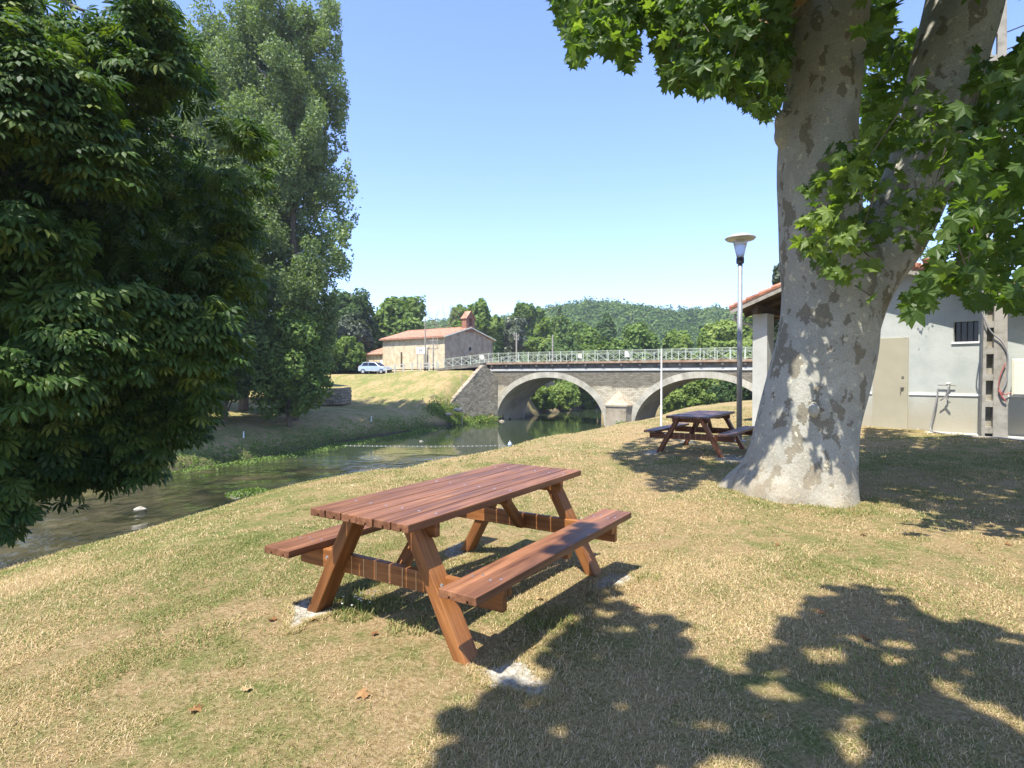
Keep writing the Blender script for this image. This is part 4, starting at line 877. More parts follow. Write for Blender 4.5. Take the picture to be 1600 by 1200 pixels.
# ---- the big plane tree
def plane_tree():
    base = (3.52, 7.45, hz(3.52, 7.45)); t = root("plane_tree", base, "massive plane tree with mottled forked trunk right of the picnic tables", "tree", "plane trees")
    D = 7.45
    def cx(px, d=D): return (px - 800) / FPX * d
    def zz(py, d=D): return CH + (585.7 - py) / FPX * d
    V = []; F = []
    def limb(rows, n=40, seed=0, ridge=1.0):
        pts = smooth_path([(r_[0], r_[1], r_[2]) for r_ in rows], 8); rad = [p.x for p in smooth_path([(r_[3], 0, 0) for r_ in rows], 8)]
        v, f = tube(pts, rad, n); v = np.array([tuple(q) for q in v]); c = np.repeat(np.array([tuple(p) for p in pts]), n, axis=0)
        o = v - c; rr = np.linalg.norm(o, axis=1, keepdims=True); a = np.arctan2(o[:, 1], o[:, 0]); z = v[:, 2]
        amp = 0.022 + 0.13 * np.exp(-np.maximum(z, 0) / 0.28) * ridge
        k = 1 + (amp * (np.sin(5 * a + 1.0) * .6 + np.sin(9 * a + 2.2 + z) * .35 + np.sin(3 * a - .4) * .5) + .03 * snoise(v, 2.6, 0, 10) * .6)[:, None]
        v = c + o * k; b = len(V); V.extend(v.tolist()); F.extend([[i + b for i in q] for q in f])
    limb([(cx(1243), D, -.30, .86), (cx(1245), D, -.05, .79), (cx(1252), D, .22, .685), (cx(1258), D, .55, .635), (cx(1266), D, .95, .60), (cx(1279), D, 1.42, .585), (cx(1293), D, 2.05, .575), (cx(1296), D, 2.55, .56), (cx(1284), D, 3.05, .50), (cx(1280), D, 3.7, .475), (cx(1276), D, 4.5, .45), (cx(1286), D, 5.4, .44), (cx(1291), D, 6.25, .47), (cx(1290), D, 7.4, .42), (cx(1270), D, 9.2, .34), (cx(1250), D + .3, 11.5, .2)], seed=1)
    limb([(cx(1290), D, 1.5, .42), (cx(1312), D, 2.2, .46), (cx(1344), D, 2.75, .43), (cx(1390), D, 3.25, .40), (cx(1430), D, 3.95, .40), (cx(1456), D, 4.7, .385), (cx(1478), D, 5.5, .40), (cx(1502), D, 6.3, .42), (cx(1530), D, 7.6, .36), (cx(1580), D + .4, 9.5, .26), (cx(1620), D + .6, 11, .14)], seed=2, ridge=0)
    # burls
    for (px_, py_, rr, dd) in ((1219, 215, .10, D), (1222, 195, .12, D), (1228, 8, .17, D - .1), (1272, 640, .07, D - .62)):
        c = np.array([cx(px_, dd), dd, zz(py_, dd)]); u = []; b = len(V); n = 10
        for i in range(n + 1):
            for k in range(n): ph = math.pi * i / n; th = 2 * math.pi * k / n; u.append((c + rr * np.array([math.sin(ph) * math.cos(th), math.sin(ph) * math.sin(th), math.cos(ph) * 1.5])).tolist())
        V.extend(u); F.extend([[b + i * n + k, b + (i + 1) * n + k, b + (i + 1) * n + (k + 1) % n, b + i * n + (k + 1) % n] for i in range(n) for k in range(n)])
    tr = mesh_np("trunk", V, F, M['plane_bark'], t, smooth=True)
    m = tr.modifiers.new("remesh", 'REMESH'); m.mode = 'VOXEL'; m.voxel_size = .028; m.use_smooth_shade = True
    m = tr.modifiers.new("smooth", 'SMOOTH'); m.iterations = 6; m.factor = .6
    # limbs
    r = np.random.default_rng(11)
    def branch(pts, r0, r1, mat='plane_bark', n=10):
        sp = smooth_path(pts, 6); m_ = len(sp); mb = MB(); mb.tube(sp, [r0 + (r1 - r0) * i / (m_ - 1) for i in range(m_)], n); mb.build("limb", M[mat], t, world=True, smooth=True)
    P7 = lambda px, py, d: tuple(at(px, py, d))
    branch([P7(1262, -18, 7.3), P7(1226, -4, 7.1), P7(1203, 8, 7.0), P7(1196, 40, 6.95), P7(1187, 58, 6.9), P7(1168, 62, 6.8), P7(1140, 52, 6.7), P7(1100, 40, 6.7), P7(1060, 30, 6.9)], .17, .04, 'branch_bark', 14)
    for (a, b) in (((3.9, 7.4, 6.8), (1.2, 8.6, 8.2)), ((3.9, 7.4, 7.6), (2.2, 11.5, 9.0)), ((5.7, 7.5, 7.0), (9.5, 7.0, 8.4)), ((3.9, 7.6, 8.6), (4.6, 12.5, 10)), ((5.9, 7.6, 8.2), (6.6, 4.0, 9.6)), ((3.8, 7.5, 9.2), (1.4, 6.3, 10.6))):
        a, b = Vector(a), Vector(b); branch([a, a.lerp(b, .35) + Vector((0, 0, .35)), a.lerp(b, .7) + Vector((0, 0, .2)), b], .17, .03)
    # allowed silhouettes in view: crown seen against sky
    PA = [(862, -60), (868, 10), (872, 38), (893, 60), (890, 102), (910, 100), (924, 60), (945, 80), (980, 108), (997, 80), (1000, 30), (1012, 38), (1030, 90), (1036, 128), (1065, 140), (1100, 148), (1135, 142), (1165, 168), (1196, 192), (1222, 150), (1236, 60), (1236, -60)]
    PD = [(1335, -80), (1340, 60), (1345, 200), (1330, 330), (1400, 330), (1412, 230), (1432, 90), (1440, 50), (1400, 40), (1400, -80)]
    PB = [(1300, 225), (1345, 200), (1368, 150), (1400, 165), (1440, 110), (1500, 170), (1485, 330), (1465, 345), (1430, 400), (1400, 470), (1365, 470), (1300, 430), (1245, 395), (1252, 345), (1270, 320), (1250, 290), (1295, 262)]
    PC = [(1512, 120), (1520, 60), (1545, 110), (1600, 60), (1700, 0), (1700, 520), (1600, 492), (1560, 470), (1520, 480), (1480, 455), (1432, 495), (1395, 470), (1440, 440), (1470, 380), (1490, 300), (1500, 200)]
    def allowed(P, polys):
        px, py, d = pix(P); inside = (px > -20) & (px < 1620) & (py > -20) & (py < 1220) & (d > 0); ok = ~inside
        for q in polys: ok |= inpoly(px, py, q)
        return ok
    Ps, Ns, Ss, Tn = [], [], [], []
    def fill(poly, n, d0, d1, size, down=.3, tone=.4, clump=0.0, up=.6, pull=None):
        xs = [p[0] for p in poly]; ys = [p[1] for p in poly]; got = 0; L = []
        while got < n:
            px = r.uniform(min(xs), max(xs), 4 * n); py = r.uniform(min(ys), max(ys), 4 * n); k = inpoly(px, py, poly); px, py = px[k], py[k]
            dd = r.uniform(d0, d1, len(px)); u = (px - 800) / FPX; v = -(py - 600) / FPX; dy = cP + v * sP; dz = -sP + v * cP
            Q = np.stack([u * dd / dy, dd, CH + dz * dd / dy], -1)
            if clump: Q = Q[snoise(Q, 1.9, 0, 9) > clump]
            L.append(Q); got += len(Q)
        Q = np.concatenate(L)[:n]; nn = r.normal(size=(n, 3)) * .75 + np.array([-.2, -.4, up])
        Ps.append(Q); Ns.append(nn); Ss.append(r.uniform(.6, 1.15, n) * size); Tn.append(np.clip(tone + r.normal(0, .15, n), 0, 1))
    fill(PA, 1150, 5.6, 7.0, .20, tone=.45, clump=-.55); fill(PA, 1300, 7.0, 9.5, .21, tone=.4, clump=-.8)
    fill(PD, 900, 8.5, 11.5, .21, tone=.75)  # bright sun on this foliage is put into its paler tone
    fill(PB, 330, 5.9, 6.75, .19, tone=.6, clump=-.35); fill([(1250, 335), (1310, 320), (1345, 360), (1335, 400), (1290, 395), (1245, 390)], 42, 5.8, 6.3, .19, tone=.9)  # small spray patches here and below: sunlight painted as paler leaf tones
    fill([(1295, 230), (1345, 240), (1370, 300), (1310, 310)], 34, 5.8, 6.3, .17, tone=.9); fill([(1425, 300), (1478, 285), (1478, 320), (1440, 335)], 9, 5.9, 6.2, .16, tone=1.0)
    fill(PC, 420, 4.6, 6.4, .21, tone=.35, clump=-.2); fill(PC, 1500, 6.4, 9.5, .21, tone=.35, clump=-.9)
    P = np.concatenate(Ps); N = np.concatenate(Ns); S = np.concatenate(Ss); T = np.concatenate(Tn)
    def onwall(Q):
        ux, uy = .661, -.750; sx, sy, sz = SD; den = sx * .750 + sy * .661; tw = ((8.8 - Q[:, 0]) * .750 + (14.5 - Q[:, 1]) * .661) / den
        hx, hy, hz_ = Q[:, 0] + sx * tw, Q[:, 1] + sy * tw, Q[:, 2] + sz * tw; sw = (hx - 8.8) * ux + (hy - 14.5) * uy
        return (sw > -1.2) & (sw < 4.2) & (hz_ > -.5) & (hz_ < 3.3) & (tw > 0)
    def onspray(Q):
        tq = (3.45 - Q[:, 2]) / SD.z; x_, y_ = Q[:, 0] + SD.x * tq, Q[:, 1] + SD.y * tq
        return (tq > .7) & (x_ > 2.75) & (x_ < 4.5) & (y_ > 5.3) & (y_ < 6.45) & (snoise(np.stack([x_, y_, 0 * x_], -1), 3.0, 5, 14) > -.6)
    # unseen foliage added above the frame, sunward, to shade both stems
    n = 1500; zt_ = r.uniform(2.7, 8.2, n); ri = r.uniform(0, 1, n) < .5; lx = np.where(ri, np.interp(zt_, [2.7, 4, 5.5, 7.6], [4.45, 5.05, 5.45, 5.9]), np.interp(zt_, [2.7, 4, 6, 8], [3.95, 3.8, 3.9, 3.9])) + r.uniform(-.55, .55, n)
    zo = np.maximum(zt_ + r.uniform(1.0, 3.2, n), r.uniform(5.5, 7.2, n)); to = (zo - zt_) / -SD.z; Qs = np.stack([lx - SD.x * to, 7.0 - SD.y * to, zo], -1); Qs = Qs[allowed(Qs, [PA])]; n = len(Qs)
    P = np.concatenate([P, Qs]); N = np.concatenate([N, r.normal(size=(n, 3)) * .4 + np.array([-.2, -.3, .8])]); S = np.concatenate([S, r.uniform(.18, .26, n)]); T = np.concatenate([T, np.clip(r.normal(.4, .15, n), 0, 1)])
    k_ = ~onwall(P) & ~onspray(P); P, N, S, T = P[k_], N[k_], S[k_], T[k_]
    # most blades hang with the tip down
    V_, F_, k = scatter(PLV, PLF, P, frames(len(P), N, spin=r.normal(np.pi, .8, len(P)), r=r), S)
    mesh_np("crown", V_, F_, M['leaf_plane'], t, rnd=np.repeat(T, k))
    # upper crown beyond the top of the frame: cast where the photo shows its shade
    shade = [(2.0, 9.3), (1.9, 11.5), (3, 14.2), (5.6, 14.6), (8, 12.8), (13, 11.0), (14, 5.0), (6.9, 4.9), (5.6, 5.5), (4.7, 6.3), (4.2, 7.4), (3.2, 8.9)]
    n = 26000; gx_ = r.uniform(1.5, 14.5, n); gy_ = r.uniform(4.5, 15, n); k_ = inpoly(gx_, gy_, shade); gx_, gy_ = gx_[k_], gy_[k_]
    hh = r.uniform(4.6, 10.5, len(gx_)); tt = hh / math.sin(SUN_EL) * math.cos(SUN_EL)
    Q = np.stack([gx_ - math.sin(SHADOW_AZ) * tt, gy_ - math.cos(SHADOW_AZ) * tt, hh], -1)
    Q = Q[(snoise(Q, 1.1, 3, 14) > -1.05)]; Q = Q[allowed(Q, [PA, PD, PC])]
    Q = Q[~onwall(Q) & ~onspray(Q)][:9500]
    V_, F_, k = scatter(PLV, PLF, Q, frames(len(Q), r.normal(size=Q.shape) * .5 + np.array([0, 0, .8]), r=r), r.uniform(.19, .29, len(Q)))
    mesh_np("crown", V_, F_, M['leaf_plane'], t, rnd=np.repeat(np.clip(r.normal(.4, .15, len(Q)), 0, 1), k))
    # twigs
    mb = MB()
    for poly, d0, d1, n in ((PA, 5.8, 8, 45), (PC, 5, 8, 30), (PB, 6.0, 6.6, 12)):
        xs = [p[0] for p in poly]; ys = [p[1] for p in poly]; c = 0
        while c < n:
            px, py = r.uniform(min(xs), max(xs)), r.uniform(max(min(ys), -60), max(ys)); q = at(px, py, r.uniform(d0, d1)); e = q + Vector((r.normal() * .2, r.normal() * .2, r.uniform(.2, .5)))
            ok = inpoly(np.array([px]), np.array([py]), poly)[0]; ex, ey, _ = pix(np.array([tuple(e)]))
            if ok and (inpoly(ex, ey, poly)[0] or ey[0] < 0): mb.tube([q, e], [.004, .009], 5); c += 1; mb.build("twig", M['bark'], t, world=True); mb = MB()
plane_tree()
# ---- its neighbour behind the viewer, whose shade lies on the foreground
def plane_tree_behind():
    x0, y0 = 3.2, -5.0; t = root("plane_tree", (x0, y0, hz(x0, y0)), "plane tree standing behind the viewpoint, shading the foreground grass", "tree", "plane trees")
    mb = MB(); mb.tube(smooth_path([(x0, y0, -.3), (x0, y0, .4), (x0 - .1, y0 + .1, 3), (x0 - .3, y0 + .4, 6), (x0 - .8, y0 + 1, 9)], 6), [.7 - .022 * i for i in range(25)], 24)
    mb.build("trunk", M['plane_bark'], t, world=True, smooth=True)
    r = np.random.default_rng(21)
    def gp(px, py):
        v = -(py - 600) / FPX; u = (px - 800) / FPX; dy = cP + v * sP; dz = -sP + v * cP; k = -CH / dz; return (u * k, dy * k)
    edge = [(560, 1400), (681, 1185), (719, 1125), (770, 1078), (800, 1072), (850, 1050), (880, 1000), (905, 935), (930, 900), (955, 915), (969, 944), (1006, 963), (1037, 966), (1087, 997), (1105, 1045), (1150, 1066), (1187, 1060), (1199, 1032), (1230, 1014), (1199, 990), (1262, 972), (1277, 939), (1300, 909), (1386, 920), (1409, 939), (1439, 961), (1484, 984), (1544, 976), (1600, 1010), (1900, 1060)]
    poly = [gp(*e) for e in edge] + [(6.5, 1.5), (6.5, -4), (-3, -4), (-2.5, -1), (-1.2, .8)]
    n = 60000; X = r.uniform(-3, 7, n); Y = r.uniform(-4, 5.5, n); k_ = inpoly(X, Y, poly); X, Y = X[k_], Y[k_]
    hh = r.uniform(5.0, 7.6, len(X)); tt = hh / math.tan(SUN_EL)
    Q = np.stack([X - math.sin(SHADOW_AZ) * tt, Y - math.cos(SHADOW_AZ) * tt, hh], -1); G = np.stack([X, Y, 0 * X], -1)
    Q = Q[(snoise(G, 2.6, 3, 14) > -1.55)]; Q = Q[:8500]
    V_, F_, k = scatter(SLV, SLF, Q, frames(len(Q), r.normal(size=Q.shape) * .4 + np.array([0, 0, .9]), r=r), r.uniform(.16, .24, len(Q)))
    mesh_np("crown", V_, F_, M['leaf_plane'], t, rnd=np.repeat(np.clip(r.normal(.4, .15, len(Q)), 0, 1), k))
    for (a, b) in (((2.9, -4.4, 5.5), (-.5, -1.0, 6.3)), ((2.8, -4.2, 6.2), (1.5, .6, 6.8)), ((2.9, -4.4, 5.8), (4.2, -.6, 6.5)), ((2.6, -4.2, 6.5), (-2.4, -3.6, 7))):
        a, b = Vector(a), Vector(b); mb = MB(); mb.tube(smooth_path([a, a.lerp(b, .5) + Vector((0, 0, .3)), b], 6), [.16 - .01 * i for i in range(13)], 8); mb.build("limb", M['plane_bark'], t, world=True, smooth=True)
plane_tree_behind()

# ---- horse chestnut at the left
def chestnut():
    r = np.random.default_rng(31); bx, by = -9.6, 10.2; z0 = hz(bx, by)
    t = root("horse_chestnut", (bx, by, z0), "large dark horse chestnut hanging over the river at the left", "tree")
    mb = MB(); mb.tube(smooth_path([(bx, by, z0 - .3), (bx, by, z0 + .5), (bx + .1, by, 1.5), (bx, by, 5), (bx, by, 10)], 5), [.5 - .02 * i for i in range(21)], 16)
    mb.build("trunk", M['bark'], t, world=True, smooth=True)
    poly = [(-50, -50), (235, -50), (262, 30), (300, 120), (352, 165), (398, 205), (420, 262), (398, 330), (380, 390), (402, 440), (372, 500), (352, 560), (325, 620), (300, 665), (245, 695), (240, 722), (205, 738), (165, 742), (128, 748), (108, 775), (88, 800), (62, 775), (40, 788), (12, 805), (-50, 812)]
    C = np.array([bx + .3, by, 3.6]); RR = np.array([4.4, 4.1, 5.4])
    # rosettes: the part in view keeps the photo's outline, tiers droop outwards
    def ptree(px, py, y_):
        u_ = (px - 800) / FPX; v_ = -(py - 600) / FPX; dy = cP + v_ * sP; dz = -sP + v_ * cP; return np.stack([u_ * y_ / dy, y_, CH + dz * y_ / dy], -1)
    n = 26000; px = r.uniform(-60, 430, n); py = r.uniform(-60, 850, n); k_ = inpoly(px, py, poly); px, py = px[k_], py[k_]
    yf = 7.0 + 2.2 * (np.clip((px - 60) / 340, 0, 1.2)) ** 1.3 + 1.0 * np.clip((py - 330) / 450, 0, 1) + .9 * np.sin(px / 60. + py / 130.) * .5 + 1.0 * snoise(np.stack([px / 75, py / 45, 0 * px], -1), 1, 0, 9)
    yy = yf + r.exponential(1.1, len(px)); yy = np.minimum(yy, 12.5)
    for _ in range(5):      # keep the crown's own shade off the lawn: it hangs over the river slope
        c = ptree(px, py, yy); tl = np.maximum(c[:, 2] + .8, 0) / math.tan(SUN_EL); g = np.stack([c[:, 0] + tl * math.sin(SHADOW_AZ), c[:, 1] + tl * math.cos(SHADOW_AZ)], -1)
        yy = np.where(sdist(g, CREST) < .2, yy * 1.07, yy)
    c = ptree(px, py, yy)
    q_ = c * np.array([1, 1, 1.25]); c = c[(snoise(q_, 1.15, 20, 34) + .55 * snoise(q_, 2.6, 2, 14)) > .05][:2700]
    n = 3000; u = unit(r.normal(size=(n, 3))); e = C + u * RR * r.uniform(.6, 1, (n, 1)) ** .5; qx, qy, qd = pix(e); g = e[:, :2] + (np.maximum(e[:, 2:3] + .8, 0) / math.tan(SUN_EL)) * np.array([[math.sin(SHADOW_AZ), math.cos(SHADOW_AZ)]]); e = e[~((qx > -60) & (qy > -60)) & (sdist(g, CREST) > .5)]; e = e[(e[:, 2] < 5.2) | (r.uniform(0, 1, len(e)) < .25)][:520]
    # out-of-frame leaf clusters added sunward as occluder, shading the crown's lower half
    n = 9000; o_ = np.stack([r.uniform(-12, -5.6, n), r.uniform(3.8, 9, n), r.uniform(4.0, 6.4, n)], -1); qx, qy, qd = pix(o_); g = o_[:, :2] + ((o_[:, 2:3] + .8) / math.tan(SUN_EL)) * np.array([[math.sin(SHADOW_AZ), math.cos(SHADOW_AZ)]])
    o_ = o_[(qx < -70) & (sdist(g, CREST) > .3) & (snoise(o_, .9, 4, 16) > -.9)][:1000]
    c = np.concatenate([c, e, o_]); c2 = e; u1 = unit((c - C) / RR)
    m = 6; N = len(c) * m
    az = r.uniform(0, 2 * np.pi, N); rr = r.uniform(.05, .34, N); out = np.repeat(u1, m, axis=0); cc = np.repeat(c, m, axis=0)
    off = np.stack([np.cos(az) * rr, np.sin(az) * rr, -.4 * rr + r.normal(0, .09, N)], -1); P = cc + off
    dirh = np.stack([np.cos(az), np.sin(az), -.35 + r.normal(0, .38, N)], -1) + out * .2
    dirh = unit(dirh); upn = unit(np.stack([np.cos(az) * .5, np.sin(az) * .5, np.full(N, 1.0)], -1) + r.normal(size=(N, 3)) * .38)
    y = unit(dirh); z = unit(upn - (upn * y).sum(1, keepdims=True) * y); x = np.cross(y, z); Rm = np.stack([x, y, z], -1)
    V_, F_, k = scatter(CHV, CHF, P, Rm, r.uniform(.16, .27, N))
    T = np.clip(.40 + np.repeat(r.normal(0, .2, len(c)), m) + r.normal(0, .1, N), 0, 1)
    mesh_np("crown", V_, F_, M['leaf_chestnut'], t, rnd=np.repeat(T, k)); MC = C
    # inner foliage, dense; crown shade is put into its darker leaf tones
    n = 16000; u = unit(r.normal(size=(n, 3))); c = C + u * RR * (r.uniform(.1, .82, (n, 1)) ** .5); px, py, d = pix(c)
    ok = (~((px > -60) & (py > -60) & (px < 1650)) | inpoly(px, py, [(x - 30 if x > 0 else x, y - 28 if y > 0 else y) for x, y in poly])); c = c[ok]; g = c[:, :2] + (np.maximum(c[:, 2:3] + .8, 0) / math.tan(SUN_EL)) * np.array([[math.sin(SHADOW_AZ), math.cos(SHADOW_AZ)]]); c = c[(c[:, 1] > 8.8) & (sdist(g, CREST) > .4)][:7500]
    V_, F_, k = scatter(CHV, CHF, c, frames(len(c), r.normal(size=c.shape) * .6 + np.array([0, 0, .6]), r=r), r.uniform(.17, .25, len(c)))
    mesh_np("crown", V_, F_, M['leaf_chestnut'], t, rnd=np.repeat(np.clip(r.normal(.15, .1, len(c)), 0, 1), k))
    # limbs
    for i in range(26):
        a = Vector((bx, by, r.uniform(.5, 8))); th = r.uniform(0, 6.28); l = r.uniform(2.4, 3.6); b = a + Vector((math.cos(th) * l, math.sin(th) * l, r.uniform(-.5, 1.2)))
        px, py, d = pix(np.array([tuple(b)]))
        if 0 < px[0] < 1600 and not inpoly(px, py, [(x - 40, y - 30) for x, y in poly])[0]: continue
        mb = MB(); mb.tube(smooth_path([a, a.lerp(b, .5) + Vector((0, 0, .5)), b], 6), [.13 - .009 * k for k in range(13)], 7); mb.build("limb", M['bark'], t, world=True, smooth=True)
    # clusters of young conkers
    mb = MB(); cl = P[r.choice(len(c2) and len(P) - 1 or len(P) - 1, 240, replace=False)]
    for q in cl:
        for k in range(5):
            p = q + r.normal(size=3) * .035 + np.array([0, 0, .04]); mb.lathe([(.003, -.017), (.014, -.009), (.017, 0), (.014, .009), (.003, .017)], tuple(p), 6)
    M['conker'] = simple("young_conker", [(0.25, 0.27, 0.06), (0.33, 0.30, 0.08)], 30, .6, 0); mb.build("conkers", M['conker'], t, world=True, smooth=True)
chestnut()

# ---- poplars on the far bank
def poplar(x, y, top, hw, label, seed, n=62000, right=None, zb=None):
    r = np.random.default_rng(seed); z0 = hz(x, y); h = top - z0; t = root("poplar", (x, y, z0), label, "poplar", "poplars on the far bank")
    mb = MB(); mb.tube(smooth_path([(x, y, z0 - .3), (x + .15, y, z0 + h * .3), (x, y, z0 + h * .6), (x, y, top - 1)], 5), [.42 - .025 * i for i in range(16)], 12); mb.build("trunk", M['bark'], t, world=True, smooth=True)
    br = MB(); Ps = []; Ts = []; nb = 95
    Cc = []
    for i in range(nb):
        f = (i + r.uniform(0, 1)) / nb; zs = z0 + h * (.06 + .86 * f); th = r.uniform(0, 2 * np.pi)
        l = hw * (1.0 if f < .5 else 1 - (f - .5) * .9) * r.uniform(.8, 1.15); rise = l * r.uniform(.3, 1.0)
        a = Vector((x, y, zs)); b = a + Vector((math.cos(th) * l, math.sin(th) * l, rise)); mid = a.lerp(b, .5) + Vector((0, 0, -.1 * l))
        br.tube(smooth_path([a, a.lerp(b, .35) + Vector((0, 0, -.05 * l)), a.lerp(b, .72)], 5), [.08 - .007 * k for k in range(11)], 5)
        for k in range(13):
            s = .15 + .9 * (k + r.uniform(0, 1)) / 13; Cc.append(np.array(tuple(a.lerp(b, s))) + np.array([0, 0, -.4 * l * s * (1 - s)]) + r.normal(size=3) * .5)
    Cc = np.array(Cc); nc = len(Cc); cr = r.uniform(.35, .85, nc); w = cr ** 2 * r.uniform(.6, 1.4, nc); cnt = (w / w.sum() * n).astype(int); ci = np.repeat(np.arange(nc), cnt); m_ = len(ci)
    # every sprig is a slightly upswept tuft: denser on its outer shell
    uu = unit(r.normal(size=(m_, 3))) * (r.uniform(.15, 1, (m_, 1)) ** .4) * cr[ci][:, None] * np.array([1, 1, 1.3]); P = Cc[ci] + uu; T = r.normal(0, .1, nc)[ci]
    px, py, d = pix(P); k_ = np.ones(len(P), bool)
    if right: k_ = px < np.interp(py, [p[1] for p in right], [p[0] for p in right]) + snoise(P, 1.2, 0, 8) * 5
    P, T = P[k_], T[k_]; V_, F_, k = scatter(RHOMB, QF, P, frames(len(P), r.normal(size=P.shape) + np.array([-.2, -.3, .3]), r=r), r.uniform(.13, .24, len(P)))
    mesh_np("crown", V_, F_, M['leaf_poplar'], t, rnd=np.repeat(np.clip(.45 + T + r.normal(0, .2, len(P)), 0, 1), k)); br.build("limb", M['bark'], t, world=True, smooth=True)
RE = [(522, -900), (524, 0), (530, 60), (545, 150), (543, 230), (562, 300), (556, 350), (538, 375), (552, 400), (548, 440), (520, 480), (524, 540), (530, 585), (500, 620), (440, 640), (430, 800)]
poplar(-17.0, 45.5, 31.8, 5.2, "tallest silvery poplar nearest the open sky on the far bank", 5, 170000, RE)
poplar(-22.0, 48, 32, 5.0, "second poplar, between the chestnut crown and the tallest poplar", 6, 120000)
poplar(-27.5, 50, 32, 5.2, "third poplar, mostly hidden behind the upper chestnut crown", 8, 70000)
px_tree("riverside_tree", "low leafy tree in shade below the poplars over the far bank", "tree", 43, 392, 510, 470, None, 'leaf_mid', nl=18, nleaf=26000, leaf=.19, base=.02, tone=.4, trunk=.2)
px_tree("riverside_tree", "dark bushy tree left of the shaded riverside tree, behind chestnut branches", "tree", 41, 290, 410, 420, None, 'leaf_dark', nl=18, nleaf=24000, leaf=.18, base=.02, tone=.5, trunk=.2)
far_tree("riverside_tree", "hidden tall tree added to shade the far bank, behind the middle of the chestnut crown", "tree", -22.5, 33.0, -2.4, 20, 4.4, 'leaf_dark', nl=16, nleaf=22000, leaf=.3, base=.12, tone=.5, trunk=.25)  # unseen tree, added for the shade it casts on the bank
far_tree("riverside_tree", "mostly hidden tall tree added to shade the far bank, behind the lower right edge of the chestnut crown", "tree", -19.6, 37.0, -2.2, 17, 3.3, 'leaf_dark', nl=16, nleaf=20000, leaf=.26, base=.1, tone=.45, trunk=.22)  # second tree added behind the chestnut to shade the bank
px_tree("riverside_tree", "broad dark tree far left, seen only through gaps in the chestnut", "tree", 44, -40, 240, 380, None, 'leaf_dark', nl=24, nleaf=26000, leaf=.26, base=.0, tone=.5, trunk=.25)
px_tree("broadleaf_tree", "green tree in the distance behind the poplars' foot", "tree", 80, 420, 520, 500, None, 'leaf_mid', nl=14, nleaf=12000, leaf=.35, base=.0, tone=.4, group=G1)
px_tree("broadleaf_tree", "dense far tree left of the poplars' foot, behind dark branches", "tree", 85, 200, 420, 440, None, 'leaf_mid', nl=20, nleaf=18000, leaf=.5, base=.0, tone=.3, group=G1)

# ------------------------------------------------------------------ picnic tables
def wood(mb, name, mat, parent, grains, bevel=.006):
    """build with a per-vertex 'gr' vector: along, across, depth"""
    o = mb.build(name, M[mat], parent, bevel=0)
    a = o.data.attributes.new("gr", 'FLOAT_VECTOR', 'POINT'); a.data.foreach_set("vector", np.asarray(grains, np.float32).ravel())
    if bevel:
        m = o.modifiers.new("bevel", 'BEVEL'); m.width = bevel; m.segments = 2; m.limit_method = 'ANGLE'; m.angle_limit = R(40)
    return o
def wbeam(a, b, w, h, up=(0, 0, 1), name="beam", mat='wood_leg', parent=None, r=None, bevel=.006, shear=None):
    a = Vector(a); b = Vector(b); L = (b - a).length; mb = MB(); r = random.random() if r is None else r; mb.beam(a, b, w, h, up, r)
    g = [(s * L, i * w / 2, j * h / 2) for s in (0, 1) for i, j in ((-1, -1), (1, -1), (1, 1), (-1, 1))]
    if shear is not None:   # cut the ends horizontally at z values
        d = (b - a).normalized()
        for i, v in enumerate(mb.v):
            zt = shear[0] if i < 4 else shear[1]; k = (zt - v[2]) / d.z; q = Vector(v) + d * k; mb.v[i] = tuple(q)
    return wood(mb, name, mat, parent, g, bevel)
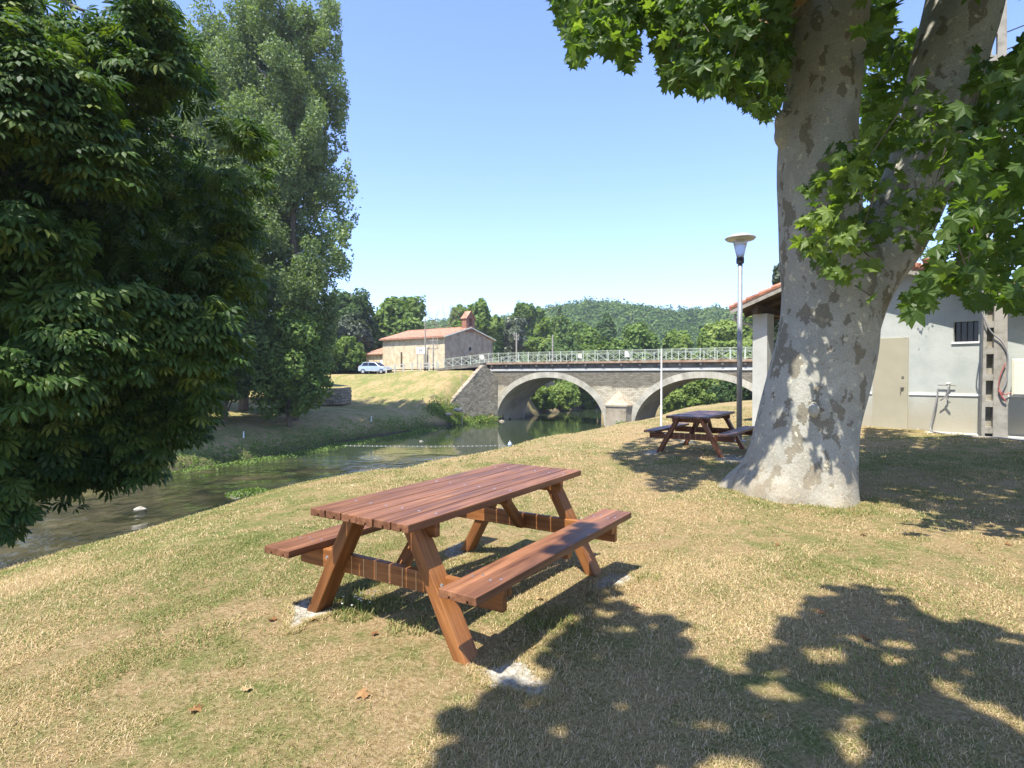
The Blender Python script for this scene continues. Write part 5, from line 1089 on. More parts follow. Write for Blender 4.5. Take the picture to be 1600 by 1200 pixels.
def picnic_table(loc, yaw, label, top='wood_top', leg='wood_leg'):
    t = root("picnic_table", loc, label, "picnic table", rz=yaw)
    L, W, n = 2.08, .76, 6; Z = .75; th = .045; bw = (W - .008 * (n - 1)) / n
    def board(name, y, z, par, len_=L):
        mb = MB(); rr = random.random(); hw = bw / 2; dx = random.uniform(-.004, .004)
        # cross-section with saw kerfs on the underside
        prof = [(-hw, z - th), (-hw * .12 - .006, z - th), (-hw * .12 - .006, z - th + .016), (-hw * .12 + .006, z - th + .016), (-hw * .12 + .006, z - th), (hw, z - th), (hw, z), (-hw, z)]
        k = len(prof); vs = [(s * len_ / 2 + dx, y + a, b) for s in (-1, 1) for a, b in prof]
        mb.add(vs, [list(range(k))[::-1], list(range(k, 2 * k))] + [[i, (i + 1) % k, (i + 1) % k + k, i + k] for i in range(k)], rr)
        return wood(mb, name, top, par, [(v[0] + 1, v[1] - y, v[2] - z) for v in vs], .004)
    screws = {}
    def screw(par, x, y, z):
        MB().lathe([(.0085, 0), (.0085, .0015), (.003, .002)], (x, y, z), 10).build("screw", M['zinc'], par)
    for i in range(n):
        y = -W / 2 + bw / 2 + i * (bw + .008); bd = board("tabletop_board", y, Z, t)
        for sx in (-.78, .78, 0): screw(bd, sx + .02, y - .02, Z); 
    for s in (-1, 1):
        for j in range(2):
            y = s * (.58 + bw / 2 + j * (.235 - bw)); bd = board("bench_board", y, .46, t)
            for sx in (-.78, .78): screw(bd, sx + .02, y - .02, .46); screw(bd, sx - .02, y + .02, .46)
    for e in (-1, 1):
        x = e * .76
        # splayed legs
        for s in (-1, 1):
            lg = wbeam((x + e * .055, s * .60, 0), (x + e * .055, s * .215, Z - th), .075, .125, (1, 0, 0), "leg", leg, t, shear=(0.0, Z - th - .002))
            # bolts
            for (yy, zz_) in ((s * .455, .395), (s * .415, .36)):
                MB().tube([(x + e * .093, yy, zz_), (x + e * .101, yy, zz_)], [.011, .009], 12).build("bolt", M['zinc'], lg)
        # bench bearer with pale kerfs, and its tabletop counterpart
        wbeam((x, -.80, .352), (x, .80, .352), .045, .12, (0, 0, 1), "bench_bearer", leg, t)
        for k in range(-3, 4): MB().box(x + e * .0232, x + e * .0245, k * .105 - .003, k * .105 + .003, .294, .410).build("kerf_line", M['kerf'], t)
        wbeam((x, -.35, .66), (x, .35, .66), .045, .085, (0, 0, 1), "top_bearer", leg, t)
        # short spacer block on the bearer end
        for s in (-1, 1): wbeam((x - e * .05, s * .80, .385), (x - e * .05, s * .56, .385), .05, .055, (0, 0, 1), "bearer_block", leg, t)
        # diagonal strut to the middle of the top
        wbeam((x - e * .05, 0, .33), (x - e * .42, 0, .70), .07, .06, (0, 1, 0), "strut", leg, t, shear=(.30, Z - th - .003))
    wbeam((0, -.35, .68), (0, .35, .68), .06, .045, (0, 0, 1), "top_bearer", leg, t)
    for s in (-1, 1): wbeam((0, s * .59, .392), (0, s * .80, .392), .06, .045, (0, 0, 1), "bench_batten", leg, t)
    return t
# local x = long axis, local y positive = to the viewer's left of it
T1 = (-.31, 4.11); Y1 = R(57.9)
picnic_table((T1[0], T1[1], .0), Y1, "reddish brown wooden picnic table in the sunlit foreground")
picnic_table((3.80, 11.7, .01), R(56), "dark wooden picnic table in tree shade beside the street lamp", 'wood_top2', 'wood_leg2')
# crumbled concrete footings
FOOT_RIMS = []
def footing(outline, label, h=.004):
    P = [at_ground(px, py) for px, py in outline]; c = sum((Vector(p) for p in P), Vector()) / len(P)
    t = root("concrete_footing", (c.x, c.y, c.z), label, "footing", "concrete footings of the picnic tables")
    sp = smooth_path(P + [P[0]], 12)[:-1]; sp = [c + (p - c) * (1 + .045 * float(snoise(np.array([[p.x, p.y, 0]]), 14, 0, 12)[0]) + .05 * float(snoise(np.array([[p.x, p.y, 0]]), 45, 12, 24)[0])) for p in sp]; FOOT_RIMS.append(sp); rings = [1.0, .93, .8, .6, .4, .2]; V = []; n = len(sp); r = np.random.default_rng(len(outline) + int(outline[0][0]))
    for i, k in enumerate(rings):
        for p in sp:
            q = c + (p - c) * k * (1 + r.normal() * (.045 if i == 0 else .01)); g = hz(q.x, q.y); V.append((q.x, q.y, g + (-.012 if i == 0 else h + r.normal() * .0025)))
    V.append((c.x, c.y, hz(c.x, c.y) + h)); F = [[i * n + k, i * n + (k + 1) % n, (i + 1) * n + (k + 1) % n, (i + 1) * n + k] for i in range(len(rings) - 1) for k in range(n)] + [[(len(rings) - 1) * n + k, (len(rings) - 1) * n + (k + 1) % n, len(V) - 1] for k in range(n)]
    mesh_np("slab", V, F, M['lime'], t, smooth=True)
def at_ground(px, py):
    v = -(py - 600) / FPX; u = (px - 800) / FPX; dy = cP + v * sP; dz = -sP + v * cP; k = -CH / dz; return (u * k, dy * k, hz(u * k, dy * k))
footing([(447, 952), (470, 942), (505, 946), (530, 962), (505, 975), (478, 980), (462, 996), (448, 992), (452, 972)], "crumbled pale footing under the front left leg of the foreground table")
footing([(735, 1052), (800, 1032), (838, 1048), (868, 1070), (872, 1088), (838, 1092), (800, 1080), (760, 1068)], "largest crumbled pale footing by the front right leg of the foreground table")
footing([(918, 922), (945, 898), (975, 890), (996, 900), (985, 914), (955, 922), (932, 930)], "crumbled pale footing in shadow beside the far right leg of the foreground table")
footing([(688, 862), (712, 844), (735, 846), (740, 858), (718, 872), (696, 872)], "pale square-edged footing under the far left leg of the foreground table")
footing([(1000, 710), (1022, 704), (1036, 709), (1020, 714)], "small pale footing under the near left leg of the farther table")
footing([(1110, 718), (1135, 710), (1165, 714), (1170, 722), (1130, 724)], "small pale footing under the near right leg of the farther table")
footing([(1060, 690), (1075, 687), (1090, 691), (1072, 694)], "small pale footing under the far left leg of the farther table")

# ------------------------------------------------------------------ street lamp
def lamp():
    x, y = 5.2, 13.4; z0 = hz(x, y); t = root("street_lamp", (x, y, z0), "slim grey street lamp with flat disc head and clear cone", "street lamp")
    D = 13.4; zz = lambda py: at(1160, py, D).z - z0
    zh = zz(372)
    MB().tube([(0, 0, 0), (0, 0, zz(405))], [.062, .052], 20).build("column", M['steel'], t, smooth=True)
    MB().lathe([(.15, 0), (.15, .03), (.09, .05)], (0, 0, .0), 20).build("base_plate", M['steel'], t)
    MB().lathe([(.065, 0), (.085, .01), (.085, .13), (.065, .14)], (0, 0, zz(412)), 20).build("collar", M['black'], t)
    MB().lathe([(.075, zz(403)), (.10, zz(395)), (.16, zz(378)), (.165, zz(376))], (0, 0, 0), 24).build("diffuser", M['lamp_glass'], t, smooth=True)
    hd = MB(); hd.lathe([(.10, zh - .07), (.30, zh - .045), (.335, zh - .01), (.325, zh + .012), (.2, zh + .075), (.06, zh + .10), (.01, zh + .105)], (0, 0, 0), 40); hd.build("canopy", M['lamp_top'], t, smooth=True)
lamp()

# ------------------------------------------------------------------ hut with porch
def hut():
    Lp = Vector((8.80, 14.5)); u = Vector((.661, -.750)); nb = Vector((.750, .661))   # u along the wall (to the right), nb to the back
    zg = .1; t = root("village_hut", (Lp.x, Lp.y, zg), "pale blue-grey rendered hut with beige door and tiled porch roof", "building")
    def P(s, b, z): q = Lp + u * s + nb * b; return Vector((q.x, q.y, z))
    S0, S1, SP = -1.1, 3.75, -.374; ZP = 4.45; SLP = .346; rl = lambda s: ZP - SLP * abs(s - SP)
    def box(mb, s0, s1, b0, b1, z0, z1, r=.5):
        q = [P(s, b, z) for z in (z0, z1) for b in (b0, b1) for s in (s0, s1)]; mb.add(q, [[0, 2, 3, 1], [4, 5, 7, 6], [0, 1, 5, 4], [2, 6, 7, 3], [0, 4, 6, 2], [1, 3, 7, 5]], r); return mb
    # gable wall with a real window opening, thickness .25
    ws0, ws1, wz0, wz1 = 1.72, 2.17, 2.27, 2.72
    def sheet(mb, poly, b):
        mb.add([P(s, b, z) for s, z in poly], [list(range(len(poly)))])
    mb = MB()
    e = .0
    sheet(mb, [(S0, zg), (ws0, zg), (ws0, rl(ws0) - .08), (SP, ZP - .08), (S0, rl(S0) - .08)], 0)
    sheet(mb, [(ws0, zg), (ws1, zg), (ws1, wz0), (ws0, wz0)], 0); sheet(mb, [(ws0, wz1), (ws1, wz1), (ws1, rl(ws1) - .08), (ws0, rl(ws0) - .08)], 0)
    sheet(mb, [(ws1, zg), (S1, zg), (S1, rl(S1) - .08), (ws1, rl(ws1) - .08)], 0)
    for (a, b_, c, d) in (((ws0, wz0), (ws1, wz0), 0, .22), ((ws1, wz0), (ws1, wz1), 0, .22), ((ws1, wz1), (ws0, wz1), 0, .22), ((ws0, wz1), (ws0, wz0), 0, .22)):
        mb.add([P(a[0], c, a[1]), P(b_[0], c, b_[1]), P(b_[0], d, b_[1]), P(a[0], d, a[1])], [[3, 2, 1, 0]])
    mb.add([P(S0, 0, zg), P(S0, 6, zg), P(S0, 6, rl(S0) - .08), P(S0, 0, rl(S0) - .08)], [[0, 1, 2, 3]]); mb.add([P(S1, 0, zg), P(S1, 6, zg), P(S1, 6, rl(S1) - .08), P(S1, 0, rl(S1) - .08)], [[3, 2, 1, 0]])
    mb.add([P(S0, 6, zg), P(S1, 6, zg), P(S1, 6, rl(S1) - .08), P(SP, 6, ZP - .08), P(S0, 6, rl(S0) - .08)], [[4, 3, 2, 1, 0]])
    mb.build("wall", M['hut_wall'], t, world=True)
    # plinth line
    box(MB(), S0, .10, -.022, -.003, 1.06, 1.11).build("string_course", M['white_paint'], t, world=True); box(MB(), 0.88, S1 - .02, -.022, -.003, 1.06, 1.11).build("string_course", M['white_paint'], t, world=True)
    # window
    fr = MB(); box(fr, ws0, ws1, .13, .16, wz0, wz1); wn = fr.build("window", M['glass_dark'], t, world=True)
    mb = MB(); box(mb, ws0 - .03, ws1 + .03, -.03, .1, wz0 - .045, wz0 - .002); x = mb.build("sill", M['white_paint'], wn); x.data.transform(Matrix.Translation(-Vector(t.location)))
    mb = MB()
    for k in range(1, 4): box(mb, ws0 + k * .112 - .008, ws0 + k * .112 + .008, .11, .126, wz0, wz1)
    x = mb.build("bars", M['black'], wn); x.data.transform(Matrix.Translation(-Vector(t.location)))
    # door
    d0, d1 = .12, .86; dr = box(MB(), d0, d1, -.035, -.004, zg + .12, 2.42).build("door", M['door_paint'], t, world=True, bevel=.006)
    mb = MB(); box(mb, d1 - .13, d1 - .08, -.075, -.036, 1.22, 1.245); box(mb, d1 - .145, d1 - .13, -.075, -.05, 1.13, 1.245); box(mb, d1 - .13, d1 - .08, -.05, -.036, 1.46, 1.50); x = mb.build("handle", M['concrete_dark'], dr); x.data.transform(Matrix.Translation(-Vector(t.location)))
    # roof: two slopes, with eave over the porch on the left
    B0_, B1_ = -.42, 6.4; sl, sr = -3.38, S1 + .45
    for (sa, sb) in ((sl, SP), (SP, sr)):
        mb = MB(); q = [P(sa, B0_, rl(sa) - .07), P(sb, B0_, rl(sb) - .07), P(sb, B1_, rl(sb) - .07), P(sa, B1_, rl(sa) - .07)]
        mb.add(q + [p + Vector((0, 0, .07)) for p in q], [[3, 2, 1, 0], [4, 5, 6, 7], [0, 1, 5, 4], [1, 2, 6, 5], [2, 3, 7, 6], [3, 0, 4, 7]]); mb.build("roof_deck", M['darkwood'], t, world=True)
        mb = MB(); n = int(abs(sb - sa) / .36) + 1
        for k in range(n):        # overlapping half-round tiles laid in courses down the slope
            for j in range(32):
                b = B0_ + .02 + j * .215; 
                if b > B1_: break
                if j > 2 and sa > 0: continue
                s_hi = SP + (-1 if sa < SP else 1) * k * .36; s_lo = s_hi + (-1 if sa < SP else 1) * .42
                lim = sl - .08 if sa < SP else sr + .08
                s_lo = max(s_lo, lim) if sa < SP else min(s_lo, lim)
                p0 = P(s_hi, b + .1, rl(s_hi) + .035); p1 = P(s_lo, b + .1, rl(s_lo) + .06); v, f = tube([p0, p1], [.085, .105], 8); mb.add(v, f, random.random())
        mb.build("roof_tiles", M['tile_hut'], t, world=True, smooth=False)
    # barge boards (pale) and rafters
    mb = MB(); mb.beam(P(sl, B0_ - .02, rl(sl) - .10), P(SP, B0_ - .02, ZP - .10), .03, .09); mb.beam(P(SP, B0_ - .02, ZP - .10), P(sr, B0_ - .02, rl(sr) - .10), .03, .09); mb.build("barge_board", M['pole_concrete'], t, world=True)
    mb = MB()
    for b in (.3, 1.2, 2.1, 3.0, 3.9, 4.8, 5.7): mb.beam(P(sl + .05, b, rl(sl) - .15), P(SP, b, ZP - .15), .08, .12)
    mb.beam(P(-2.75, -.3, 3.36), P(-2.75, 6.2, 3.36), .16, .2); mb.build("rafter", M['darkwood'], t, world=True)
    # columns
    for b in (.0, 5.6): box(MB(), -2.95, -2.53, b, b + .42, -.3, 3.25).build("column", M['hut_column'], t, world=True, bevel=.01)
    mb = MB(); mb.tube(smooth_path([P(sl - .05, -.1, rl(sl) - .12), P(-3.4, -.1, 3.10), P(-3.12, .1, 2.98), P(-3.0, .2, 2.85)], 6), .04, 10); mb.build("gutter_pipe", M['hut_column'], t, world=True, smooth=True)
    # downpipe and lilac door at right end
    mb = MB(); mb.tube([P(3.42, -.07, .1), P(3.42, -.07, rl(3.42) - .2)], [.05, .05], 14)
    for z in (.5, 1.9, 3.0): mb.tube([P(3.42, -.07, z), P(3.42, -.07, z + .04)], [.06, .06], 14)
    mb.build("downpipe", M['white_paint'], t, world=True, smooth=True)
    box(MB(), 3.55, S1 - .02, -.03, -.004, .2, 2.5).build("side_door", M['lilac'], t, world=True)
    # terrace slab at wall foot
    box(MB(), S0, S1 + .5, -.42, .02, -.2, .235).build("apron_slab", M['concrete_pale'], t, world=True)
    # tap with hose
    tp = root("wall_tap", P(1.62, -.03, 1.3), "old wall tap with grey hose beside the concrete pole", "tap")
    mb = MB(); mb.tube([P(1.45, -.06, 1.30), P(1.78, -.06, 1.30)], [.012, .012], 8); mb.tube(smooth_path([P(1.66, -.02, 1.3), P(1.66, -.12, 1.28), P(1.66, -.14, 1.15), P(1.62, -.13, 1.05), P(1.70, -.12, .9)], 5), .018, 8); mb.tube([P(1.64, -.13, 1.06), P(1.52, -.13, .95)], [.014, .014], 8); mb.build("pipework", M['hose'], tp, world=True, smooth=True)
    mb = MB(); mb.tube([P(1.62, -.10, 1.33), P(1.70, -.10, 1.33)], [.03, .03], 8); mb.build("valve_wheel", M['concrete_pale'], tp, world=True)
    hs = MB(); hs.tube(smooth_path([P(1.46, -.07, 1.24), P(1.43, -.1, .9), P(1.36, -.12, .5), P(1.36, -.2, .27), P(1.55, -.5, .25), P(2.0, -.8, .24), P(2.6, -.75, .24), P(3.0, -.9, .23), P(3.4, -.8, .23), P(3.9, -1.0, .22)], 8), .016, 8)
    o = hs.build("garden_hose", M['hose'], None, smooth=True); tag(o, "grey garden hose running from the tap along the wall foot", "hose")
    # flower pot on a pale ledge at the roof verge
    b = P(1.35, -.52, 3.93); pt = root("flower_pot", b, "terracotta pot with a green plant at the hut roof edge", "flower pot")
    MB().lathe([(.05, 0), (.085, .02), (.11, .16), (.13, .165), (.13, .20), (.115, .20), (.10, .17)], (0, 0, 0), 20).build("pot", M['terracotta'], pt)
    n = 260; r = np.random.default_rng(8); Q = np.array(tuple(b)) + np.array([0, 0, .32]) + r.normal(size=(n, 3)) * np.array([.16, .12, .07]); V_, F_, k = scatter(RHOMB, QF, Q, frames(n, r.normal(size=(n, 3)), r=r), r.uniform(.03, .06, n)); mesh_np("plant", V_, F_, M['leaf_light'], pt, rnd=np.repeat(r.uniform(.1, .8, n), k))
    # concrete utility pole standing before the wall
    c = P(2.52, -.55, 0); zb = hz(c.x, c.y); up = root("utility_pole", (c.x, c.y, zb), "tall ribbed concrete utility pole in front of the hut wall", "utility pole", rz=math.atan2(u.y, u.x) + R(20))
    Hh = 9.6
    def tp_(z): return 1 - .45 * z / Hh
    mb = MB()
    def ring(z, a, b0, b1): k = tp_(z); return [(-a * k, b0 * k, z), (a * k, b0 * k, z), (a * k, b1 * k, z), (-a * k, b1 * k, z)]
    # right solid flange, left flange, and bars between (ladder web)
    def post(xa, xb, ya, yb):
        v = []; 
        for z in (-.3, Hh): k = tp_(max(z, 0)); v += [(xa * k, ya * k, z), (xb * k, ya * k, z), (xb * k, yb * k, z), (xa * k, yb * k, z)]
        mb.add(v, [[0, 1, 5, 4], [1, 2, 6, 5], [2, 3, 7, 6], [3, 0, 4, 7], [4, 5, 6, 7]])
    post(-.02, .23, -.13, .13); mb.build("shaft", M['pole_concrete'], up, bevel=.012)
    mb = MB(); post(-.21, -.15, -.11, .11); z = .1
    while z < Hh - .5:
        k = tp_(z); mb.box(-.15 * k, -.02 * k, -.11 * k, .11 * k, z, z + .13); z += .55
    mb.box(-.15, -.02, .04, .06, 0, 3.2)
    mb.build("step_web", M['pole_concrete'], up)
    # cables on the pole
    mb = MB(); mb.tube(smooth_path([(-.2, -.16, 3.2), (-.24, -.17, 2.7), (-.1, -.17, 2.25), (.1, -.16, 2.0), (.2, -.16, 1.7), (.18, -.16, 1.2), (.1, -.16, .95)], 7), .014, 8); mb.build("cable", M['hose'], up, smooth=True)
    mb = MB(); mb.tube(smooth_path([(.16, -.165, 1.55), (.08, -.18, 1.3), (.06, -.17, 1.05), (.14, -.18, .92), (.26, -.17, .95)], 7), .011, 8); mb.tube(smooth_path([(.06, -.17, 1.0), (.12, -.18, .85), (.18, -.17, .78)], 5), .016, 8); x = mb.build("cable", M['redcable'], up, smooth=True); x["label"] = "red cable ends"
    # meter box
    mbx = root("meter_box", P(2.98, -.3, 1.05), "cream electric meter box fixed beside the concrete pole", "meter box")
    box(MB(), 2.80, 3.10, -.46, -.20, 1.10, 1.86).build("case", M['cream'], mbx, world=True, bevel=.012)
    mb = MB(); box(mb, 2.83, 3.07, -.475, -.462, 1.13, 1.83); mb.build("lid", M['cream'], mbx, world=True, bevel=.004)
    mb = MB()
    for z in (1.45, 1.68): box(mb, 3.0, 3.07, -.485, -.476, z, z + .02)
    mb.build("hinge", M['zinc'], mbx, world=True); box(MB(), 2.9, 2.98, -.2, -.0, 1.3, 1.5).build("bracket", M['steel'], mbx, world=True)
    # overhead wires at the frame's right
    mb = MB(); a = Vector((c.x, c.y, 8.2)); 
    for dz in (0, .35): mb.tube([a + Vector((0, 0, dz)), a + Vector((2.2, -2.4, .25 + dz)), a + Vector((9, -9, 1.2 + dz))], .012, 6)
    o = mb.build("overhead_wire", M['black'], None); tag(o, "thin dark wires leaving the concrete pole to the right", "wire")
hut()

# ------------------------------------------------------------------ river details
def rock(px, py, size, label, group="stones in and by the river", z=WLV, d=None):
    d = d or (CH - z) * FPX / (py - 585.7); x = (px - 800) / FPX * d; r = np.random.default_rng(int(px)); n = 14; V = []
    for i in range(9):
        for k in range(n):
            ph = math.pi * i / 8; th = 2 * math.pi * k / n; v = np.array([math.sin(ph) * math.cos(th), math.sin(ph) * math.sin(th) * .7, math.cos(ph) * .42]); V.append(v * size * (1 + .16 * snoise(v * 2 + px, 1, 0, 9)) + np.array([x, d, z + .05 * size]))
    F = [[i * n + k, (i + 1) * n + k, (i + 1) * n + (k + 1) % n, i * n + (k + 1) % n] for i in range(8) for k in range(n)]
    o = mesh_np("rock", V, F, M['rock'], smooth=False); tag(o, label, "rock", group); return o
rock(218, 797, .24, "flat pale rock breaking the surface of the near shallows")
rock(658, 690, .16, "pale rock at the water's edge below the shaded mound"); rock(664, 666, .15, "small white stone at the tip of the far bank mound")
rock(716, 634, .55, "pale boulder at the foot of the wing wall", z=-2.2, d=62); rock(700, 641, .45, "lower pale boulder on the slope beside the wing wall foot", z=-2.6, d=61)
rock(784, 655, .35, "pale slab at the foot of the left arch", d=65.8)
def islet():
    x, y = -11.6, 25.6; t = root("gravel_bar", (x, y, WLV), "small weedy gravel bar in the ripples", "gravel bar"); V = []; n = 28
    for i, k in enumerate((1.25, .9, .5, .15)):
        for a in range(n): th = 2 * math.pi * a / n; q = k * (1 + .18 * math.sin(3 * th) + .1 * math.sin(7 * th)); V.append((x + 1.5 * q * math.cos(th), y + 1.3 * q * math.sin(th), WLV - .08 + .16 * (1 - k / 1.25)))
    F = [[i * n + k, i * n + (k + 1) % n, (i + 1) * n + (k + 1) % n, (i + 1) * n + k] for i in range(3) for k in range(n)] + [[3 * n + k for k in range(n)]]
    mesh_np("gravel", V, F, M['gravel'], t, smooth=True); m = 900; r = np.random.default_rng(4); a = r.uniform(0, 6.28, m); q = r.uniform(0, 1, m) ** .5
    P = np.stack([x + .3 + 1.2 * q * np.cos(a), y + .9 * q * np.sin(a), WLV + r.uniform(.02, .32, m) * (1.1 - q)], -1); V_, F_, k = scatter(RHOMB, QF, P, frames(m, r.normal(size=(m, 3)) + np.array([0, 0, .5]), r=r), r.uniform(.06, .14, m)); mesh_np("weeds", V_, F_, M['leaf_mid'], t, rnd=np.repeat(r.uniform(.2, .8, m), k))
islet()
def weeds(name, label, pts, n, h, size, mat, seed, spread=(1.2, 1.0)):
    r = np.random.default_rng(seed); pts = np.array(pts); k = r.integers(0, len(pts) - 1, n); s = r.uniform(0, 1, n)[:, None]; P = pts[k] * (1 - s) + pts[k + 1] * s
    P = P + r.normal(size=(n, 2)) * np.array(spread); z = np.maximum(H(P[:, 0], P[:, 1]), WLV); hh = h * (.5 + .5 * np.clip(1 + snoise(np.stack([P[:, 0], P[:, 1], 0 * z], -1), 1.5, 0, 9), 0, 2)); Q = np.stack([P[:, 0], P[:, 1], z + r.uniform(0, 1, n) * hh], -1)
    V_, F_, kk = scatter(RHOMB, QF, Q, frames(n, r.normal(size=(n, 3)) + np.array([0, -.3, .5]), r=r), r.uniform(.7, 1.3, n) * size); o = mesh_np(name, V_, F_, M[mat], rnd=np.repeat(np.clip(r.normal(.5, .2, n), 0, 1), kk)); tag(o, label, "weeds", kind="stuff")
weeds("bank_weeds", "bright green weeds at the waterline before the wing wall", [(-8.2, 60), (-6, 62.5), (-3.4, 64.6), (-2.4, 65.6)], 5000, .45, .18, 'leaf_light', 1, (.4, .4))
weeds("bank_weeds", "dark green tufts edging the shaded far bank", [(-18.4, 32), (-15.4, 37.6), (-13, 44.5), (-10, 52), (-8, 58)], 9000, .10, .10, 'leaf_mid', 2, (.7, .9))
weeds("bank_weeds", "dry weeds at the foot of the bridge pier", [(10.5, 56), (12, 54.5), (14, 53)], 1500, .6, .16, 'leaf_light', 5, (.6, .5))
def buoy_line():
    t = root("float_line", (-12.6, 43.4, WLV), "string of small white floats stretched across the river", "float line"); a = Vector((-12.9, 43.2, WLV + .02)); b = Vector((6.4, 45.2, WLV + .02)); n = 58; fl = None
    for i in range(n + 1):
        s = i / n; p = a.lerp(b, s) + Vector((0, -1.3 * math.sin(math.pi * s), 0))
        if fl is None: fl = MB().lathe([(.008, -.024), (.02, -.016), (.026, 0), (.02, .016), (.008, .024)], (0, 0, 0), 8).build("float", M['white_paint'], t); c = fl
        else: c = fl.copy(); COL.objects.link(c); c.parent = t
        c.location = p - t.location
    mb = MB(); mb.tube([a.lerp(b, i / 20) + Vector((0, -1.3 * math.sin(math.pi * i / 20), 0)) for i in range(21)], .01, 5); mb.build("rope", M['hose'], t, world=True)
    p = a.lerp(b, .66) + Vector((0, -1.15, 0)); bu = root("buoy", p, "pale blue buoy beside the float line", "buoy"); M['buoy'] = simple("buoy_plastic", [(.45, .55, .75), (.5, .6, .8)], 3, .5, 0)
    MB().lathe([(.03, -.1), (.13, -.05), (.16, .05), (.1, .2), (.03, .26)], (0, 0, 0), 14).build("shell", M['buoy'], bu, smooth=True)
    MB().tube([(0, 0, .25), (0, 0, .40)], [.012, .012], 8).build("staff", M['white_paint'], bu)
buoy_line()

# ------------------------------------------------------------------ grass blades, dead leaves, flowers
def grass():
    r = np.random.default_rng(77)
    feet = [(T1[0], T1[1])]
    Vs, Rs = [], []
    for (d0, d1, n, ln, wd) in ((1.6, 3.2, 260000, .024, .0015), (3.2, 5.6, 270000, .027, .0021), (5.6, 10.5, 220000, .032, .0036), (10.5, 24, 150000, .045, .0075)):
        d = np.sqrt(r.uniform(d0 ** 2, d1 ** 2, n)); u = r.uniform(-1.02, 1.02, n); x = u * d; y = d; k = sdist(np.stack([x, y], -1), CREST) < 4.5; x, y = x[k], y[k]
        P3 = np.stack([x, y, 0 * x], -1)
        patch = .5 + .20 * snoise(P3, .9, 4, 16) + .17 * snoise(P3, 3.1, 16, 30) + .13 * snoise(P3, 8.5, 0, 14)    # >.5 greener
        dens = r.uniform(0, 1, len(x)) < np.clip(.75 + .3 * snoise(P3, 5.0, 2, 14), .3, 1) * np.where(snoise(P3, 1.7, 6, 18) + .6 * snoise(P3, 6.0, 18, 30) > 1.35, .12, 1); x, y, patch = x[dens], y[dens], patch[dens]; n = len(x); z = H(x, y)
        th = r.uniform(0, 2 * np.pi, n); L = ln * r.uniform(.5, 1.5, n); lean = np.clip(r.normal(1.15, .35, n), .05, 1.52); g = np.clip(patch * .8 + .02 + .10 * (1 - ss(-6, 1, x)) + r.normal(0, .25, n), 0, 1)
        lean = np.where(g > .62, lean * .75, lean)
        dirv = np.stack([np.cos(th) * np.sin(lean), np.sin(th) * np.sin(lean), np.cos(lean)], -1); side = np.stack([-np.sin(th), np.cos(th), 0 * th], -1) * (wd * r.uniform(.6, 1.3, n))[:, None]
        b = np.stack([x, y, z - .002], -1); mid = b + dirv * (L * .55)[:, None] + np.array([0, 0, 1]) * (L * .08)[:, None]; tip = b + dirv * L[:, None] - np.array([0, 0, 1]) * (L * .18 * lean)[:, None]; tip[:, 2] = np.maximum(tip[:, 2], z + .003)
        V = np.stack([b - side, b + side, mid + side * .75, mid - side * .75, tip], 1); Vs.append(V.reshape(-1, 3))
        tone = np.where(g > .63, r.uniform(0.0, .36, n), r.uniform(.40, 1.0, n) ** 1.1); Rs.append(np.repeat(tone, 5))
    V = np.concatenate(Vs); n = len(V) // 5; i = (np.arange(n) * 5)[:, None]; Q = (i + np.array([[0, 1, 2, 3]])).astype(np.int32); T = (i + np.array([[3, 2, 4]])).astype(np.int32)
    o = mesh_np("grass", V, [Q, T], M['grass'], rnd=np.concatenate(Rs)); tag(o, "short dry straw-coloured and green grass blades of the mown lawn", "grass", kind="stuff")
    # longer tufts at legs, trunk foot
    P = []
    def tuft(cx, cy, rad, n): a = r.uniform(0, 6.28, n); q = rad * r.uniform(0, 1, n) ** .5; P.append(np.stack([cx + q * np.cos(a), cy + q * np.sin(a)], -1))
    for px, py, rad, n in ((560, 965, .16, 420), (600, 955, .14, 260), (545, 945, .1, 200), (640, 990, .14, 200), (860, 975, .2, 300), (600, 905, .3, 500), (800, 880, .25, 400), (1330, 798, .35, 500), (1400, 790, .3, 300), (1240, 792, .5, 260), (1180, 778, .3, 160), (1360, 1050, .3, 160), (330, 1000, .2, 120), (1010, 905, .12, 120)):
        g = at_ground(px, py); tuft(g[0], g[1], rad, n)
    P = np.concatenate(P); n = len(P); z = H(P[:, 0], P[:, 1]); th = r.uniform(0, 6.28, n); L = r.uniform(.025, .065, n); lean = np.abs(r.normal(.6, .3, n)); wd = .0028
    dirv = np.stack([np.cos(th) * np.sin(lean), np.sin(th) * np.sin(lean), np.cos(lean)], -1); side = np.stack([-np.sin(th), np.cos(th), 0 * th], -1) * wd; b = np.column_stack([P, z - .003]); mid = b + dirv * (L * .6)[:, None]; tip = b + dirv * L[:, None] + np.stack([np.cos(th), np.sin(th), -0.3 + 0 * th], -1) * (L * .25)[:, None]
    V = np.stack([b - side, b + side, mid + side * .8, mid - side * .8, tip], 1).reshape(-1, 3); i = (np.arange(n) * 5)[:, None]
    o = mesh_np("grass", V, [(i + np.array([[0, 1, 2, 3]])).astype(np.int32), (i + np.array([[3, 2, 4]])).astype(np.int32)], M['grass'], rnd=np.repeat(r.uniform(0, .42, n), 5)); tag(o, "longer fresh green tufts at table legs and tree foot", "grass", kind="stuff")
    # straw creeping over the rims of the footings
    P = []
    for ring in FOOT_RIMS:
        q = np.array([tuple(v)[:2] for v in ring]); c = q.mean(0); m_ = 34 * len(q); k = r.integers(0, len(q), m_); f = r.uniform(.78, 1.12, (m_, 1)); P.append(c + (q[k] - c) * f + r.normal(size=(m_, 2)) * .012)
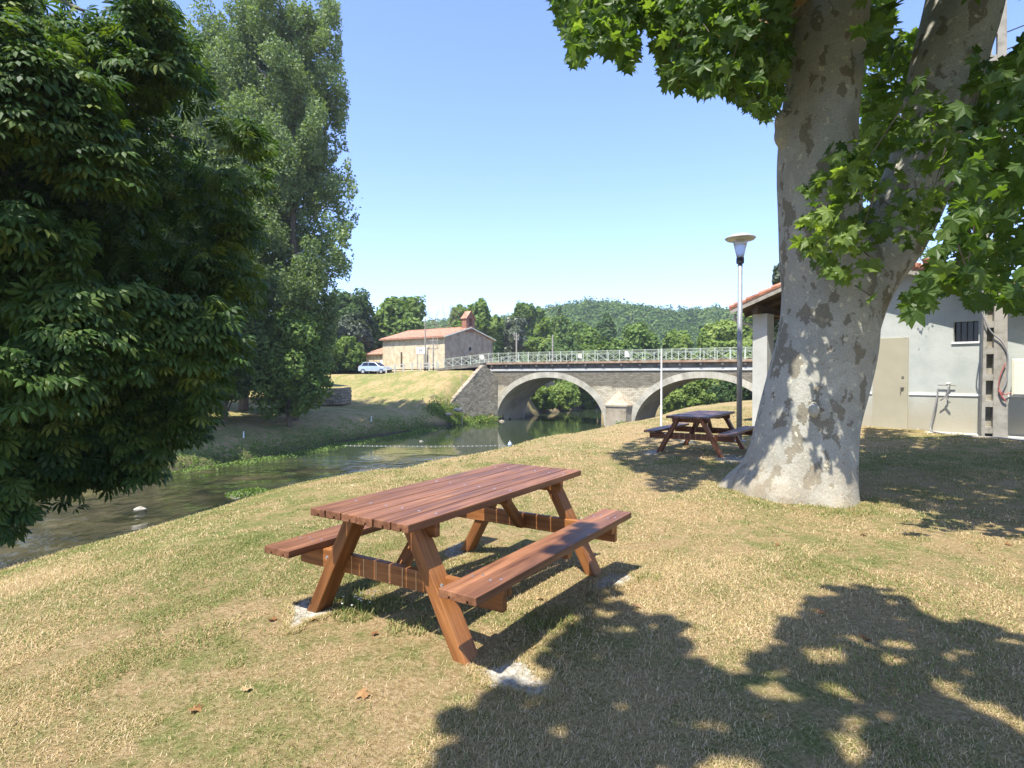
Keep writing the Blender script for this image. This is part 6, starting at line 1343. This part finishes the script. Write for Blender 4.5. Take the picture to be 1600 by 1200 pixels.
    P = np.concatenate(P); n = len(P); z = H(P[:, 0], P[:, 1]); th = r.uniform(0, 6.28, n); L = r.uniform(.015, .034, n); lean = np.clip(r.normal(1.05, .3, n), .1, 1.45); side = np.stack([-np.sin(th), np.cos(th), 0 * th], -1) * .0015
    dirv = np.stack([np.cos(th) * np.sin(lean), np.sin(th) * np.sin(lean), np.cos(lean)], -1); b = np.column_stack([P, z + .001]); tip = b + dirv * L[:, None]; mid = b + dirv * (L * .5)[:, None] + np.array([0, 0, .003])
    V = np.stack([b - side, b + side, mid + side * .8, mid - side * .8, tip], 1).reshape(-1, 3); i = (np.arange(n) * 5)[:, None]
    o = mesh_np("grass", V, [(i + np.array([[0, 1, 2, 3]])).astype(np.int32), (i + np.array([[3, 2, 4]])).astype(np.int32)], M['grass'], rnd=np.repeat(r.uniform(.2, 1, n), 5)); tag(o, "straw blades creeping over the footing rims", "grass", kind="stuff")
grass()
def litter():
    r = np.random.default_rng(9)
    spots = [(993, 952, "curled orange-brown dead leaf right of the far bench shadow"), (842, 944, "reddish dead leaf on the sunny strip under the bench"), (586, 1000, "brown dead leaf in front of the left leg footing"),              (462, 950, "orange dead leaf lying on the left footing"), (492, 978, "reddish dead leaf at the lower rim of the left footing"), (385, 1082, "large curled brown leaf in the lower left grass"), (303, 1106, "dark folded leaf in the lower left grass"), (570, 1092, "upright tan leaf below the foreground table's left side"),
             (427, 977, "dark tan leaf left of the footing"), (1216, 851, "orange-brown leaf in the sun below the plane trunk"), (1575, 850, "yellow-brown leaf heap scrap at the edge of the tree shade at right"), (1283, 962, "reddish leaf on the edge of the foreground shade"),
             (1350, 838, "tan leaf near the shade edge right of the trunk"), (1350, 1005, "pale curled leaf among the shaded straw"), (548, 890, "tan leaf under the left bench")]
    for px, py, lab in spots:
        g = at_ground(px, py); s = r.uniform(.045, .075); V = PLV.copy(); V[:, 2] += .35 * np.sin(V[:, 0] * 5 + r.uniform(0, 6)) * .35 + .5 * (V[:, 0] ** 2); a = r.uniform(0, 6.28); c, q = math.cos(a), math.sin(a)
        V = V @ np.array([[c, q, 0], [-q, c, 0], [0, 0, 1]]); V = V * s + np.array(g) + np.array([0, 0, .018]); o = mesh_np("fallen_leaf", V, PLF.astype(np.int32), M['dryleaf'], rnd=np.full(len(V), r.uniform(0, .9))); tag(o, lab, "leaf", "dead leaves on the lawn")
    for k in range(14):
        px, py = r.uniform(530, 590), r.uniform(950, 975); g = Vector(at_ground(px, py)); h = r.uniform(.05, .11); e = Vector((r.normal() * .01, r.normal() * .01, h))
        t = root("daisy", g, "tiny white daisy in the grass beside the near left table leg", "flower", "daisies by the near left table leg")
        MB().tube([(0, 0, 0), e], .0012, 4).build("stem", M['leaf_mid'], t); MB().lathe([(.002, 0), (.006, .001), (.006, .003), (.002, .004)], tuple(e), 8).build("flower_head", M['white_paint'], t)
litter()

# ------------------------------------------------------------------ haze in the valley air
hv = MB().box(-950, 950, -950, 950, -60, 95).build("haze", M['lawn']); mh = bpy.data.materials.new("haze"); mh.use_nodes = True; n_ = mh.node_tree; n_.nodes.remove(n_.nodes["Principled BSDF"])
vp = n_.nodes.new("ShaderNodeVolumePrincipled"); vp.inputs['Color'].default_value = (0.86, 0.92, 1.0, 1); vp.inputs['Density'].default_value = 0.00042; vp.inputs['Anisotropy'].default_value = 0.2
n_.links.new(vp.outputs[0], n_.nodes["Material Output"].inputs['Volume']); hv.data.materials.clear(); hv.data.materials.append(mh); tag(hv, kind="stuff")
